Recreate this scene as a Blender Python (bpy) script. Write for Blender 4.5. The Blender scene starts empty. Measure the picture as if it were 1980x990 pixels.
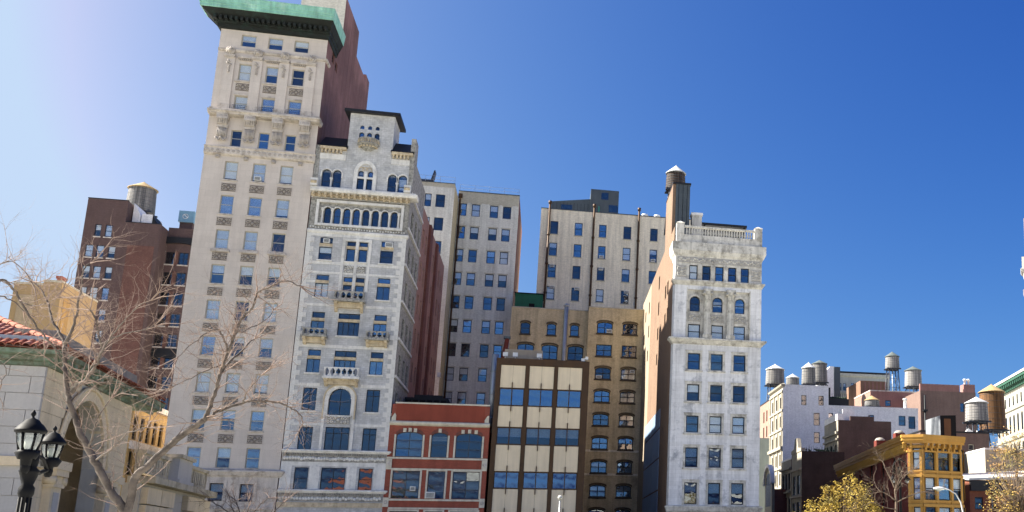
import bpy, math, random
from mathutils import Vector, Matrix
random.seed(7)
R=math.radians
sc=bpy.context.scene
# ------------------------------------------------------------------ camera
F,PX,PY,PITCH,YAW,HC=1994.,1575.,627.,R(12.66),R(14.4),2.0     # focal length and optical centre in pixels of the 1980 x 990 picture
cam=bpy.data.cameras.new('camera'); cam.sensor_width=36; cam.lens=F/1980*36
cam.shift_x=(990-PX)/1980; cam.shift_y=(PY-495)/1980
cam.clip_start=.5; cam.clip_end=5000
co=bpy.data.objects.new('camera',cam); sc.collection.objects.link(co); sc.camera=co
co.location=(0,0,HC); co.rotation_euler=(math.pi/2+PITCH,0,-YAW)
# ------------------------------------------------------------------ light
SUN_AZ,SUN_EL=R(-78),R(40)          # azimuth from +Y towards +X
w=bpy.data.worlds.new('World'); sc.world=w; w.use_nodes=True
nt=w.node_tree; bg=nt.nodes['Background']; sky=nt.nodes.new('ShaderNodeTexSky')
sky.sky_type='NISHITA'; sky.sun_disc=False; sky.sun_elevation=SUN_EL; sky.sun_rotation=SUN_AZ
sky.air_density=.6; sky.dust_density=3.5; sky.ozone_density=6.0; sky.altitude=0
EXPO=2.55; SKY=.12
# the whole sky graded the way the camera recorded it (deep polarised blue, pale towards the sun), one response for every direction
sep=nt.nodes.new('ShaderNodeSeparateColor'); comb=nt.nodes.new('ShaderNodeCombineColor'); nt.links.new(sky.outputs[0],sep.inputs[0])
for i,(pw,am,cl) in enumerate(((2.4,.107,2.0),(1.7,.125,2.8),(.86,.265,4.4))):
    q=None
    for op,v in (('MINIMUM',cl),('POWER',pw),('MULTIPLY',am/(SKY*2**EXPO))):
        n_=nt.nodes.new('ShaderNodeMath'); n_.operation=op; n_.inputs[1].default_value=v; nt.links.new(sep.outputs[i] if q is None else q.outputs[0],n_.inputs[0]); q=n_
    nt.links.new(q.outputs[0],comb.inputs[i])
nt.links.new(comb.outputs[0],bg.inputs[0]); bg.inputs[1].default_value=SKY
sl=bpy.data.lights.new('sun','SUN'); sl.energy=3.5; sl.angle=R(.5); sl.color=(1,.935,.83)
so=bpy.data.objects.new('sun',sl); sc.collection.objects.link(so)
sd=Vector((math.sin(SUN_AZ)*math.cos(SUN_EL),math.cos(SUN_AZ)*math.cos(SUN_EL),math.sin(SUN_EL)))
so.rotation_euler=sd.to_track_quat('Z','Y').to_euler(); so.location=(-60,40,90)
sc.view_settings.view_transform='Standard'; sc.view_settings.look='None'
sc.view_settings.exposure=EXPO; sc.view_settings.gamma=1.0
try: sc.cycles.max_bounces=8; sc.cycles.transparent_max_bounces=12
except Exception: pass
# ------------------------------------------------------------------ picture measurements -> places
def ray(x,y):
    r=(x-PX)/F; u=-(y-PY)/F
    f=math.cos(PITCH)-u*math.sin(PITCH); z=math.sin(PITCH)+u*math.cos(PITCH)
    return Vector((r*math.cos(YAW)+f*math.sin(YAW),-r*math.sin(YAW)+f*math.cos(YAW),z))
def UP(x,y,Y):                       # the point at depth Y
    d=ray(x,y); p=d*(Y/d.y); p.z+=HC; return p
def UZ(x,y,Z):
    d=ray(x,y); p=d*((Z-HC)/d.z); p.z+=HC; return p
def UX(x,y,X):
    d=ray(x,y); p=d*(X/d.x); p.z+=HC; return p
# ------------------------------------------------------------------ materials
MATS={}
def mat(name,base,var=.12,ns=.6,streak=0.,brick=None,rough=.85,bump=.15,patch=None,fine=.08,metal=0.,planks=None,spec=.3,bscale=9.,bv=.14):
    if name in MATS: return MATS[name]
    m=bpy.data.materials.new(name); MATS[name]=m; m.use_nodes=True
    n=m.node_tree.nodes; L=m.node_tree.links; b=n['Principled BSDF']
    b.inputs['Roughness'].default_value=rough; b.inputs['Metallic'].default_value=metal; b.inputs['Specular IOR Level'].default_value=spec
    tc=n.new('ShaderNodeTexCoord'); co_=tc.outputs['Object']
    def noise(scale,det=4,vec=None,ro=.6):
        t=n.new('ShaderNodeTexNoise'); t.inputs['Scale'].default_value=scale; t.inputs['Detail'].default_value=det; t.inputs['Roughness'].default_value=ro
        L.new(vec or co_,t.inputs['Vector']); return t.outputs['Fac']
    def mapr(x,a,bb,lo,hi):
        t=n.new('ShaderNodeMapRange'); L.new(x,t.inputs[0])
        for i,v in zip((1,2,3,4),(a,bb,lo,hi)): t.inputs[i].default_value=v
        return t.outputs[0]
    def mul(c,f):
        t=n.new('ShaderNodeVectorMath'); t.operation='SCALE'; L.new(c,t.inputs[0]); L.new(f,t.inputs['Scale']); return t.outputs[0]
    def mix(f,a,c2):
        t=n.new('ShaderNodeMix'); t.data_type='RGBA'; L.new(f,t.inputs[0]); L.new(a,t.inputs[6])
        if isinstance(c2,tuple): t.inputs[7].default_value=(*c2,1)
        else: L.new(c2,t.inputs[7])
        return t.outputs[2]
    rgb=n.new('ShaderNodeRGB'); rgb.outputs[0].default_value=(*base,1); col=rgb.outputs[0]
    h=noise(bscale,5)
    if brick:
        bw,bh,mc,ms=brick
        sx=n.new('ShaderNodeSeparateXYZ'); L.new(co_,sx.inputs[0]); ad=n.new('ShaderNodeMath'); L.new(sx.outputs[0],ad.inputs[0]); L.new(sx.outputs[1],ad.inputs[1])
        cx=n.new('ShaderNodeCombineXYZ'); L.new(ad.outputs[0],cx.inputs[0]); L.new(sx.outputs[2],cx.inputs[1])
        bt=n.new('ShaderNodeTexBrick'); L.new(cx.outputs[0],bt.inputs['Vector']); bt.inputs['Scale'].default_value=1
        bt.inputs['Brick Width'].default_value=bw; bt.inputs['Row Height'].default_value=bh; bt.inputs['Mortar Size'].default_value=ms; bt.inputs['Mortar Smooth'].default_value=.3
        bt.inputs['Color1'].default_value=(*[c*(1-bv) for c in base],1); bt.inputs['Color2'].default_value=(*[min(1,c*(1+bv)) for c in base],1); bt.inputs['Mortar'].default_value=(*mc,1)
        col=bt.outputs['Color']
    if planks:                      # vertical boards or staves, width given
        sx=n.new('ShaderNodeSeparateXYZ'); L.new(co_,sx.inputs[0])
        at=n.new('ShaderNodeMath'); at.operation='ARCTAN2'; L.new(sx.outputs[1],at.inputs[0]); L.new(sx.outputs[0],at.inputs[1])
        ml=n.new('ShaderNodeMath'); ml.operation='MULTIPLY'; ml.inputs[1].default_value=planks; L.new(at.outputs[0],ml.inputs[0])
        fl=n.new('ShaderNodeMath'); fl.operation='FLOOR'; L.new(ml.outputs[0],fl.inputs[0])
        wn=n.new('ShaderNodeTexWhiteNoise'); wn.noise_dimensions='1D'; L.new(fl.outputs[0],wn.inputs['W'])
        col=mul(col,mapr(wn.outputs['Value'],0,1,.7,1.3))
    if patch:
        pc,ps,pa,*pt=patch
        col=mix(mapr(noise(ps,5,ro=.7),pt[0] if pt else .5,(pt[0] if pt else .5)+.14,0,pa),col,pc)
    if var: col=mul(col,mapr(noise(ns,4),.25,.75,1-var,1+var))
    if fine: col=mul(col,mapr(h,.2,.8,1-fine,1+fine))
    if streak:
        mp=n.new('ShaderNodeMapping'); mp.inputs['Scale'].default_value=(1.3,1.3,.09); L.new(co_,mp.inputs['Vector'])
        col=mul(col,mapr(noise(1.2,6,mp.outputs[0],.7),.42,.7,1.0,1-streak))
    L.new(col,b.inputs['Base Color'])
    if bump:
        bp=n.new('ShaderNodeBump'); bp.inputs['Strength'].default_value=bump; bp.inputs['Distance'].default_value=.05
        L.new(h,bp.inputs['Height']); L.new(bp.outputs[0],b.inputs['Normal'])
    return m
def glass_mat(name,tint,refl,rough=.02):
    m=bpy.data.materials.new(name); m.use_nodes=True; n=m.node_tree.nodes; L=m.node_tree.links
    n.remove(n['Principled BSDF']); out=n['Material Output']
    tr=n.new('ShaderNodeBsdfTransparent'); tr.inputs[0].default_value=(*tint,1)
    gl=n.new('ShaderNodeBsdfGlossy'); gl.inputs['Roughness'].default_value=rough; gl.inputs[0].default_value=(.85,.9,.95,1)
    mx=n.new('ShaderNodeMixShader'); mx.inputs[0].default_value=refl
    tc=n.new('ShaderNodeTexCoord'); no=n.new('ShaderNodeTexNoise'); no.inputs['Scale'].default_value=1.1; no.inputs['Detail'].default_value=1
    L.new(tc.outputs['Object'],no.inputs['Vector']); bp=n.new('ShaderNodeBump'); bp.inputs['Strength'].default_value=.12; bp.inputs['Distance'].default_value=.25
    L.new(no.outputs['Fac'],bp.inputs['Height']); L.new(bp.outputs[0],gl.inputs['Normal'])
    L.new(tr.outputs[0],mx.inputs[1]); L.new(gl.outputs[0],mx.inputs[2]); L.new(mx.outputs[0],out.inputs[0]); return m
GLASS=glass_mat('window_glass',(.9,.93,.95),.17)
GLASS_LO=glass_mat('clear_window_glass',(.92,.94,.95),.09); GLASS_HI=glass_mat('mirroring_window_glass',(.8,.85,.9),.30)
GLASS_D=glass_mat('dark_window_glass',(.62,.66,.7),.12)
GLASS_B=glass_mat('blue_strip_glass',(.3,.5,.7),.36)
LANTERN=glass_mat('frosted_lantern_glass',(.75,.78,.74),.18,.25)
limestone=mat('limestone',(.56,.505,.455),.08,.25,.10,(1.15,.6,(.49,.445,.40),.012),bump=.08,patch=((.60,.55,.50),.5,.3),bv=.035)
limetrim=mat('limestone_trim',(.56,.51,.46),.12,.8,.35,bump=.25,patch=((.24,.205,.17),1.3,.7,.5))
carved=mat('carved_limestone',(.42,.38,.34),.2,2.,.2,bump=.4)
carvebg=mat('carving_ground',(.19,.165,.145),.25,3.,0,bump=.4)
copper=mat('copper_green',(.25,.52,.43),.16,.9,.4,rough=.7,patch=((.40,.64,.55),.8,.7),bump=.1)
coppershade=mat('shaded_copper_soffit',(.012,.015,.014),.3,1.5,0,rough=.8,patch=((.02,.05,.042),1.3,.4))  # shade under the cornice is put into this copper's colour
purplebrick=mat('purple_brick',(.175,.078,.066),.25,.2,.4,(.22,.075,(.20,.13,.12),.012),patch=((.27,.145,.13),.16,.8,.48))
creambrick=mat('cream_penthouse_brick',(.58,.54,.46),.08,.5,.15,(.22,.075,(.5,.47,.42),.01))
dstone=mat('pale_rough_stone',(.50,.505,.51),.2,.7,.2,(.42,.21,(.42,.42,.42),.02),bump=.5,patch=((.29,.30,.315),1.5,.75,.53),fine=.16,bscale=6.,bv=.10)
dsmooth=mat('pale_smooth_stone',(.70,.69,.66),.14,.9,.25,bump=.25,patch=((.44,.44,.44),1.3,.6,.52))
dbuff=mat('buff_stone',(.56,.47,.33),.2,1.5,.3,bump=.3,patch=((.30,.22,.14),2.2,.6))
dcarve=mat('weathered_carved_stone',(.36,.35,.32),.3,2.5,.25,bump=.6,patch=((.14,.14,.13),4.,.8,.48))
slate=mat('black_slate',(.012,.013,.016),.2,2.,0,rough=.55)
pinkbrick=mat('pink_brick',(.33,.165,.13),.15,.4,.2,(.22,.075,(.32,.24,.2),.012),patch=((.25,.11,.09),.4,.5))
darkred=mat('dark_red_brick',(.15,.045,.035),.2,.5,.1,(.22,.075,(.15,.09,.075),.012))
redbrick=mat('red_brick',(.27,.06,.036),.14,.6,.2,(.22,.075,(.26,.11,.08),.01),bump=.15)
redplain=mat('red_painted_parapet',(.24,.055,.033),.1,.6,.15,bump=.1)
creamtrim=mat('cream_trim',(.60,.56,.46),.12,1.2,.25,bump=.2,patch=((.38,.34,.28),2.,.4))
panel=mat('beige_panel',(.72,.61,.435),.07,.5,.14,bump=.03,rough=.7,fine=.02)
bronze=mat('brown_metal',(.075,.04,.018),.2,.8,.2,rough=.55,metal=.2,patch=((.04,.024,.014),.8,.6))
greybrick=mat('grey_painted_brick',(.68,.68,.61),.1,.3,.3,(.22,.075,(.55,.55,.51),.01),patch=((.66,.66,.62),.3,.5))
greyband=mat('olive_grey_brick',(.46,.43,.34),.1,.5,.15,(.22,.075,(.42,.4,.32),.01))
sidecream=mat('yellow_lit_brick',(.55,.47,.29),.1,.5,.15,(.22,.075,(.4,.34,.22),.01))  # yellow light on the side wall is put into the brick colour
hotelbrick=mat('cream_brick',(.79,.71,.54),.10,.25,.35,(.22,.075,(.7,.64,.52),.01),patch=((.55,.49,.38),.5,.55,.55))
yellowbrick=mat('yellow_brick',(.66,.55,.34),.16,.35,.35,(.22,.075,(.34,.27,.17),.012),patch=((.33,.26,.155),.45,.75,.53),bump=.2)
marble=mat('weathered_white_marble',(.72,.72,.73),.10,.4,.35,(2.6,.42,(.6,.6,.61),.012),bump=.2,patch=((.33,.345,.385),.7,.85,.535),bscale=4.,bv=.05)
marbletrim=mat('weathered_marble_trim',(.62,.60,.55),.14,1.2,.4,bump=.3,patch=((.27,.255,.225),1.1,.8,.49))
marblecarve=mat('carved_marble',(.40,.385,.36),.25,3.,.2,bump=.6,patch=((.2,.19,.175),3.,.7,.5))
tanbrick=mat('tan_brick',(.165,.102,.066),.12,.3,.25,(.22,.075,(.25,.175,.125),.012),patch=((.20,.13,.085),.3,.6))
whitepaint=mat('white_painted_brick',(.84,.83,.82),.08,.4,.15,(.22,.075,(.8,.79,.78),.008),patch=((.5,.5,.5),1.5,.5,.62))
bluesheet=mat('blue_grey_sheet',(.20,.29,.42),.1,.4,.1,rough=.6,bump=.05)
darkmetal=mat('dark_grey_metal',(.07,.085,.095),.12,.8,.15,rough=.5,metal=.2,bump=.04)
black=mat('black_iron',(.005,.005,.006),.1,2.,0,rough=.6,metal=.0,spec=.12,bump=.05)
blackpaint=mat('black_window_paint',(.012,.013,.016),.1,2.,0,rough=.45,bump=0)
creampaint=mat('cream_window_paint',(.40,.375,.30),.1,2.,0,rough=.6,bump=0)
bluepaint=mat('dark_blue_window_paint',(.02,.03,.05),.1,2.,0,rough=.5,bump=0)
greenpaint=mat('green_sheet_metal',(.012,.11,.055),.15,1.,.2,rough=.6,bump=.05)
room=mat('dim_room',(.03,.032,.036),.3,1.,0,bump=0)
blindw=mat('white_blind',(.78,.80,.80),.06,1.,0,rough=.8,bump=0,fine=.03)
blindc=mat('cream_blind',(.6,.56,.46),.08,1.,0,rough=.8,bump=0,fine=.03)
blindd=mat('brown_curtain',(.16,.09,.06),.2,3.,0,rough=.9,bump=0)
whitemetal=mat('white_enamel',(.72,.72,.70),.06,2.,.1,rough=.5,bump=0)
greymetal=mat('galvanised_steel',(.36,.39,.42),.12,1.,.2,rough=.45,metal=.5,bump=.03)
tar=mat('pale_bounce_roof',(.50,.50,.48),.2,.6,0)  # roof tone made pale to bounce light onto the walls behind
asphalt=mat('asphalt',(.05,.05,.052),.2,.5,0); pave=mat('pavement_concrete',(.32,.31,.29),.12,.6,0,(1.5,1.5,(.2,.2,.19),.01)); parkg=mat('pale_bounce_paving',(.53,.52,.455),.1,.1,0); kerbm=mat('kerb_granite',(.3,.3,.3))
# ------------------------------------------------------------------ mesh builder
class MB:
    def __init__(s,T=None): s.v=[]; s.f=[]; s.m=[]; s.T=T; s.mi=0; s.sm=[]
    def add(s,vs,fs,smooth=False):
        k=len(s.v)
        for p in vs:
            s.v.append(s.T(*p) if s.T else tuple(p))
        for f in fs: s.f.append([k+i for i in f]); s.m.append(s.mi); s.sm.append(smooth)
    def quad(s,*p): s.add(p,[list(range(len(p)))])
    def box(s,x0,x1,y0,y1,z0,z1):
        s.add([(x0,y0,z0),(x1,y0,z0),(x1,y1,z0),(x0,y1,z0),(x0,y0,z1),(x1,y0,z1),(x1,y1,z1),(x0,y1,z1)],
              [[0,3,2,1],[4,5,6,7],[0,1,5,4],[1,2,6,5],[2,3,7,6],[3,0,4,7]])
    def prism(s,poly,y0,y1):         # polygon in x-z, extruded along y
        n=len(poly); s.add([(x,y0,z) for x,z in poly]+[(x,y1,z) for x,z in poly],
          [list(range(n)),list(range(2*n-1,n-1,-1))]+[[i,n+i,n+(i+1)%n,(i+1)%n] for i in range(n)])
    def vprism(s,poly,z0,z1):        # polygon in x-y, extruded upwards
        n=len(poly); s.add([(x,y,z0) for x,y in poly]+[(x,y,z1) for x,y in poly],
          [list(range(n))[::-1],list(range(n,2*n))]+[[i,(i+1)%n,n+(i+1)%n,n+i] for i in range(n)])
    def lathe(s,prof,c=(0,0,0),n=16,a0=0.,a1=2*math.pi,smooth=True):
        full=abs(a1-a0)>6.28; k=n if full else n+1; vs=[]
        for r,z in prof:
            for i in range(k):
                a=a0+(a1-a0)*i/n; vs.append((c[0]+r*math.cos(a),c[1]+r*math.sin(a),c[2]+z))
        fs=[]
        for j in range(len(prof)-1):
            for i in range(n):
                i2=(i+1)%k; fs.append([j*k+i,j*k+i2,(j+1)*k+i2,(j+1)*k+i])
        s.add(vs,fs,smooth)
    def tube(s,pts,rad,n=6,smooth=True,cap=True):
        pts=[Vector(p) for p in pts]; vs=[]; m=len(pts)
        if not isinstance(rad,(list,tuple)): rad=[rad]*m
        up=None
        for i,p in enumerate(pts):
            d=(pts[min(i+1,m-1)]-pts[max(i-1,0)])
            if d.length<1e-6: d=Vector((0,0,1))
            d.normalize()
            if up is None: up=Vector((0,0,1)) if abs(d.z)<.9 else Vector((1,0,0))
            a=d.cross(up); 
            if a.length<1e-4: a=d.orthogonal()
            a.normalize(); b=a.cross(d); up=b
            for k in range(n):
                t=2*math.pi*k/n; vs.append(tuple(p+(a*math.cos(t)+b*math.sin(t))*rad[i]))
        fs=[[j*n+k,j*n+(k+1)%n,(j+1)*n+(k+1)%n,(j+1)*n+k] for j in range(m-1) for k in range(n)]
        if cap: fs+=[list(range(n))[::-1],[(m-1)*n+k for k in range(n)]]
        s.add(vs,fs,smooth)
    def ball(s,c,r,n=8,sq=(1,1,1)):
        prof=[(max(.0005,math.sin(math.pi*i/n)),-math.cos(math.pi*i/n)) for i in range(n+1)]
        T0=s.T; k=len(s.v); s.T=None; s.lathe(prof,(0,0,0),n+2); s.T=T0
        for i in range(k,len(s.v)):
            p=s.v[i]; q=(c[0]+p[0]*r*sq[0],c[1]+p[1]*r*sq[1],c[2]+p[2]*r*sq[2]); s.v[i]=T0(*q) if T0 else q
    def mesh(s,mats):
        me=bpy.data.meshes.new('m'); me.from_pydata(s.v,[],s.f)
        for m in (mats if isinstance(mats,(list,tuple)) else [mats]): me.materials.append(m)
        me.polygons.foreach_set('material_index',s.m); me.polygons.foreach_set('use_smooth',s.sm); me.update(); return me
    def build(s,name,mats,parent=None,loc=(0,0,0),rz=0.): return link(name,s.mesh(mats),parent,loc,rz)
def link(name,me,parent=None,loc=(0,0,0),rz=0.):
    o=bpy.data.objects.new(name,me); sc.collection.objects.link(o); o.location=loc; o.rotation_euler[2]=rz
    if parent is not None: o.parent=parent
    return o
def tag(o,label,cat,group=None,kind=None):
    if label: o['label']=label
    if cat: o['category']=cat
    if group: o['group']=group
    if kind: o['kind']=kind
    return o
def thing(name,label,cat,loc=(0,0,0),rz=0.,group=None):
    return tag(link(name,None,None,loc,rz),label,cat,group)
# ------------------------------------------------------------------ facades
# a building's own axes: x along the street front, y into the building, z up.  side 'F' front, 'R' right flank, 'L' left flank
def Tside(side,off):
    if isinstance(side,tuple):       # any upright face: (x, y, direction angle)
        ox,oy,a=side; c,s_=math.cos(a),math.sin(a)
        return lambda u,d,z:(ox+u*c-(d+off)*s_,oy+u*s_+(d+off)*c,z)
    if side=='F': return lambda u,d,z:(u,off+d,z)
    if side=='R': return lambda u,d,z:(off-d,u,z)
    return lambda u,d,z:(off+d,-u,z)
def arc(u0,u1,z1,rise,n=10):         # points of an arch from left springing to right springing
    c=(u0+u1)/2; h=(u1-u0)/2
    return [(c-h*math.cos(math.pi*i/n),z1-rise+rise*math.sin(math.pi*i/n)) for i in range(n+1)]
def wall(parent,side,off,u0,u1,z0,z1,ops,m,depth=.3,name='wall'):
    b=MB(Tside(side,off)); us=sorted({u0,u1,*[v for o in ops for v in o[:2]]}); zs=sorted({z0,z1,*[v for o in ops for v in o[2:4]]})
    us=[u for u in us if u0<=u<=u1]; zs=[z for z in zs if z0<=z<=z1]
    for i in range(len(us)-1):
        cu=(us[i]+us[i+1])/2; j=0
        while j<len(zs)-1:
            if any(o[0]<cu<o[1] and o[2]<(zs[j]+zs[j+1])/2<o[3] for o in ops): j+=1; continue
            k=j
            while k+1<len(zs)-1 and not any(o[0]<cu<o[1] and o[2]<(zs[k+1]+zs[k+2])/2<o[3] for o in ops): k+=1
            b.quad((us[i],0,zs[j]),(us[i+1],0,zs[j]),(us[i+1],0,zs[k+1]),(us[i],0,zs[k+1])); j=k+1
    for o in ops:
        a0,a1,c0,c1=o[:4]; rise=o[4] if len(o)>4 else 0
        if rise:
            pts=arc(a0,a1,c1,rise); mid=len(pts)//2
            b.quad(*[(x,0,z) for x,z in pts[:mid+1]],(a0,0,c1)); b.quad((a1,0,c1),*[(x,0,z) for x,z in pts[mid:]])
            lp=[(a0,c0)]+pts+[(a1,c0)]
        else: lp=[(a0,c0),(a0,c1),(a1,c1),(a1,c0)]
        for p,q in zip(lp,lp[1:]+lp[:1]): b.quad((p[0],0,p[1]),(q[0],0,q[1]),(q[0],depth,q[1]),(p[0],depth,p[1]))
    return b.build(name,m,parent)
WC={}
def wmesh(w,h,rise,nx,nz,fw,fm,split,rd=.55):
    key=(round(w,2),round(h,2),round(rise,2),nx,nz,fw,fm.name,split,rd)
    if key in WC: return WC[key]
    b=MB(); hw=w/2; t=.07
    def outl(e):
        if rise: return [(-hw+e,e)]+arc(-hw+e,hw-e,h-e,max(.02,rise-e*.6))+[(hw-e,e)]
        return [(-hw+e,e),(-hw+e,h-e),(hw-e,h-e),(hw-e,e)]
    A=outl(0); B_=outl(fw); n=len(A)
    for i in range(n):
        j=(i+1)%n
        b.quad((A[i][0],0,A[i][1]),(A[j][0],0,A[j][1]),(B_[j][0],0,B_[j][1]),(B_[i][0],0,B_[i][1]))
        b.quad((B_[i][0],0,B_[i][1]),(B_[j][0],0,B_[j][1]),(B_[j][0],t,B_[j][1]),(B_[i][0],t,B_[i][1]))
    sp=h*split
    for k in range(1,nx): x=-hw+w*k/nx; b.box(x-fw*.45,x+fw*.45,.008,t-.005,fw,h-fw-(rise*.15))
    for k in range(1,nz):
        z=sp if nz==2 else h*k/nz; b.box(-hw+fw,hw-fw,.005,t-.01,z-fw*.42,z+fw*.42)
    b.mi=1; e=.01
    for q in ([(-hw,rd),(hw,rd)],):                      # dim room behind
        b.quad((-hw,rd,0),(hw,rd,0),(hw,rd,h),(-hw,rd,h)); b.quad((-hw,t,0),(-hw,rd,0),(-hw,rd,h),(-hw,t,h)); b.quad((hw,t,0),(hw,rd,0),(hw,rd,h),(hw,t,h))
        b.quad((-hw,t,0),(hw,t,0),(hw,rd,0),(-hw,rd,0)); b.quad((-hw,t,h),(hw,t,h),(hw,rd,h),(-hw,rd,h))
    W=b.mesh([fm,room]); panes=[]
    zc=[fw*.6]+([sp] if nz==2 else [h*k/nz for k in range(1,nz)])+[h-fw*.6]
    for k in range(len(zc)-1):
        for i in range(nx):
            x0=-hw+w*i/nx+(fw*.6 if i==0 else 0); x1=-hw+w*(i+1)/nx-(fw*.6 if i==nx-1 else 0); z0,z1=zc[k],zc[k+1]; cx,cz=(x0+x1)/2,(z0+z1)/2
            q=MB()
            if rise and k==len(zc)-2:
                pts=[(x,z) for x,z in arc(-hw+fw*.6,hw-fw*.6,h-fw*.6,rise-fw*.4) if x0-1e-6<=x<=x1+1e-6 and z>z0]
                if nx>1 and pts: pts=([(x0,pts[0][1])] if pts[0][0]>x0+1e-4 else [])+pts+([(x1,pts[-1][1])] if pts[-1][0]<x1-1e-4 else [])
                poly=[(x0,z0)]+pts+[(x1,z0)]
            else: poly=[(x0,z0),(x0,z1),(x1,z1),(x1,z0)]
            q.prism([(x-cx,z-cz) for x,z in poly],-.003,.003); panes.append((q,(cx,.035 if k<len(zc)-2 else .022,cz)))
    WC[key]=(W,panes,{}); return WC[key]
def win(parent,side,off,u0,u1,z0,z1,rise=0,nx=1,nz=2,fw=.07,fm=None,blind=None,bm=None,rec=.16,glass=None,split=.5,tilt=.5,gap=None):
    glass=glass or GLASS
    if glass is GLASS: glass=random.choice([GLASS,GLASS,GLASS_LO,GLASS_LO,GLASS_HI])
    fm=fm or blackpaint; w,h=u1-u0,z1-z0; W,panes,pm=wmesh(w,h,rise,nx,nz,fw,fm,split)
    T=Tside(side,off); p=T((u0+u1)/2,rec,z0); rz=side[2] if isinstance(side,tuple) else {'F':0,'R':math.pi/2,'L':-math.pi/2}[side]
    o=link('window',W,parent,p,rz)
    for i,(q,c) in enumerate(panes):
        key=(i,glass.name)
        if key not in pm: pm[key]=q.mesh(glass)
        g=link('pane',pm[key],o,c); g.rotation_euler=(R(random.gauss(0,tilt)),0,R(random.gauss(0,tilt)))
    if blind:
        hw=w/2-.02; zt=h-rise*.9-.02; zb=h*(1-blind)
        if zt>zb:
            key=('b',round(blind,2))
            if key not in pm:
                q=MB(); nn=max(2,int((zt-zb)/.16))
                for k in range(nn): q.box(-hw,hw,.075+.006*(k%2),.088,zb+(zt-zb)*k/nn+.006,zb+(zt-zb)*(k+1)/nn)
                pm[key]=q
            bm=bm or blindw; k2=key+(bm.name,)
            if k2 not in pm: pm[k2]=pm[key].mesh(bm)
            link('blind',pm[k2],o)
    return o
def bx(parent,name,m,side,off,u0,u1,d0,d1,z0,z1):
    b=MB(Tside(side,off)); b.box(u0,u1,d0,d1,z0,z1); return b.build(name,m,parent)
def cornice(parent,name,m,u0,u1,prof,left=0.,right=0.,rs=1.):
    # profile [(out,z)...] run along the front, mitred round the flanks where left / right are set (length of return)
    b=MB(); rows=[]
    for o,z in prof:
        r=[]
        if left: r.append((u0-o,left,z))
        r+=[(u0-(o if left else 0),-o,z),(u1+(o*rs if right else 0),-o,z)]
        if right: r.append((u1+o*rs,right,z))
        rows.append(r)
    k=len(rows[0]); vs=[p for r in rows for p in r]; n=len(rows)
    fs=[[j*k+i,j*k+i+1,((j+1)%n)*k+i+1,((j+1)%n)*k+i] for j in range(n-1) for i in range(k-1)]
    b.add(vs,fs); b.add([r[0] for r in rows],[list(range(n))]); b.add([r[-1] for r in rows],[list(range(n))[::-1]])
    return b.build(name,m,parent)
def shell(parent,x0,x1,y1,zt,m,zr=None,y0=0.,left=True,right=True,mr=None,ml=None,par=.0,z0=0.):
    # blind walls and roof that close a building behind its front
    zr=zr if zr is not None else zt-.5
    if left: bx(parent,'wall',ml or m,'F',0,x0+.001,x0+.25,y0+.01,y1,z0,zt)
    if right: bx(parent,'wall',mr or m,'F',0,x1-.25,x1-.001,y0+.01,y1,z0,zt)
    bx(parent,'wall',m,'F',0,x0+.25,x1-.25,y1-.25,y1,z0,zt); bx(parent,'roof',tar,'F',0,x0+.26,x1-.26,y0+.05,y1-.26,zr-.2,zr)
def relief_mesh(w,h,seed,mats,deep=.10):
    # a carved panel: sunk ground, frame, scrolls mirrored left and right, boss in the middle
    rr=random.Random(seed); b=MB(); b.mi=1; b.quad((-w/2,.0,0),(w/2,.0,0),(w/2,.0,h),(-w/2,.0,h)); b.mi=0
    t=.05
    def curl(cx,cz,r,a0,turn,rad):
        for sx in (-1,1):
            pts=[]; 
            for i in range(11):
                f=i/10; a=a0+turn*f; q=r*(1-.75*f); pts.append((sx*(cx+q*math.cos(a)),-deep*.45,cz+q*math.sin(a)))
            b.tube(pts,[rad*(1-.3*i/10) for i in range(11)],5)
    curl(w*.30,h*.66,h*.22,R(200),R(-400),.045); curl(w*.30,h*.30,h*.2,R(150),R(400),.045); curl(w*.14,h*.75,h*.12,R(20),R(330),.035); curl(w*.15,h*.25,h*.13,R(-20),R(-330),.035)
    for sx in (-1,1):
        for k in range(4): b.ball((sx*w*(.40+.05*rr.random()),-deep*.3,h*(.15+.24*k)),.05+.02*rr.random(),5,(1.4,.8,.8))
    if rr.random()<.5:
        b.lathe([(.1,-.02),(.14,0),(.1,.02)],(0,0,0),10); k=len(b.v)-30
        for i in range(k,len(b.v)): x,y,z=b.v[i]; b.v[i]=(x*1.1,-deep*.6+z,h*.5+y*1.1)
    b.ball((0,-deep*.3,h*.5),h*.13,6,(1,.7,1))
    return b.mesh(mats)
YF=110.
# ------------------------------------------------------------------ ground
def slab(name,m,x0,x1,y0,y1,z0,z1):
    b=MB(); b.box(x0,x1,y0,y1,z0,z1); return tag(b.build(name,m),None,None,None,'structure')
b=MB(); b.quad((-2500,-2500,-.02),(2500,-2500,-.02),(2500,2500,-.02),(-2500,2500,-.02)); tag(b.build('ground',parkg),None,None,None,'structure')  # unseen ground, made pale to bounce sunlight onto the shaded fronts
slab('bounce_damping_lawn',mat('bounce_damping_turf',(.16,.15,.09),.2,.3,0),-140,24,34,88,-.02,.03)  # unseen dark strip, added to weaken light bounced up under the cornices
slab('road',asphalt,-400,24,92,104,-.02,.0); slab('pavement',pave,-400,24,104.15,200,-.02,.14); slab('kerb',kerbm,-400,24,104,104.15,-.02,.15)
slab('side_road',asphalt,25,38,92,420,-.02,.0)
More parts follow.
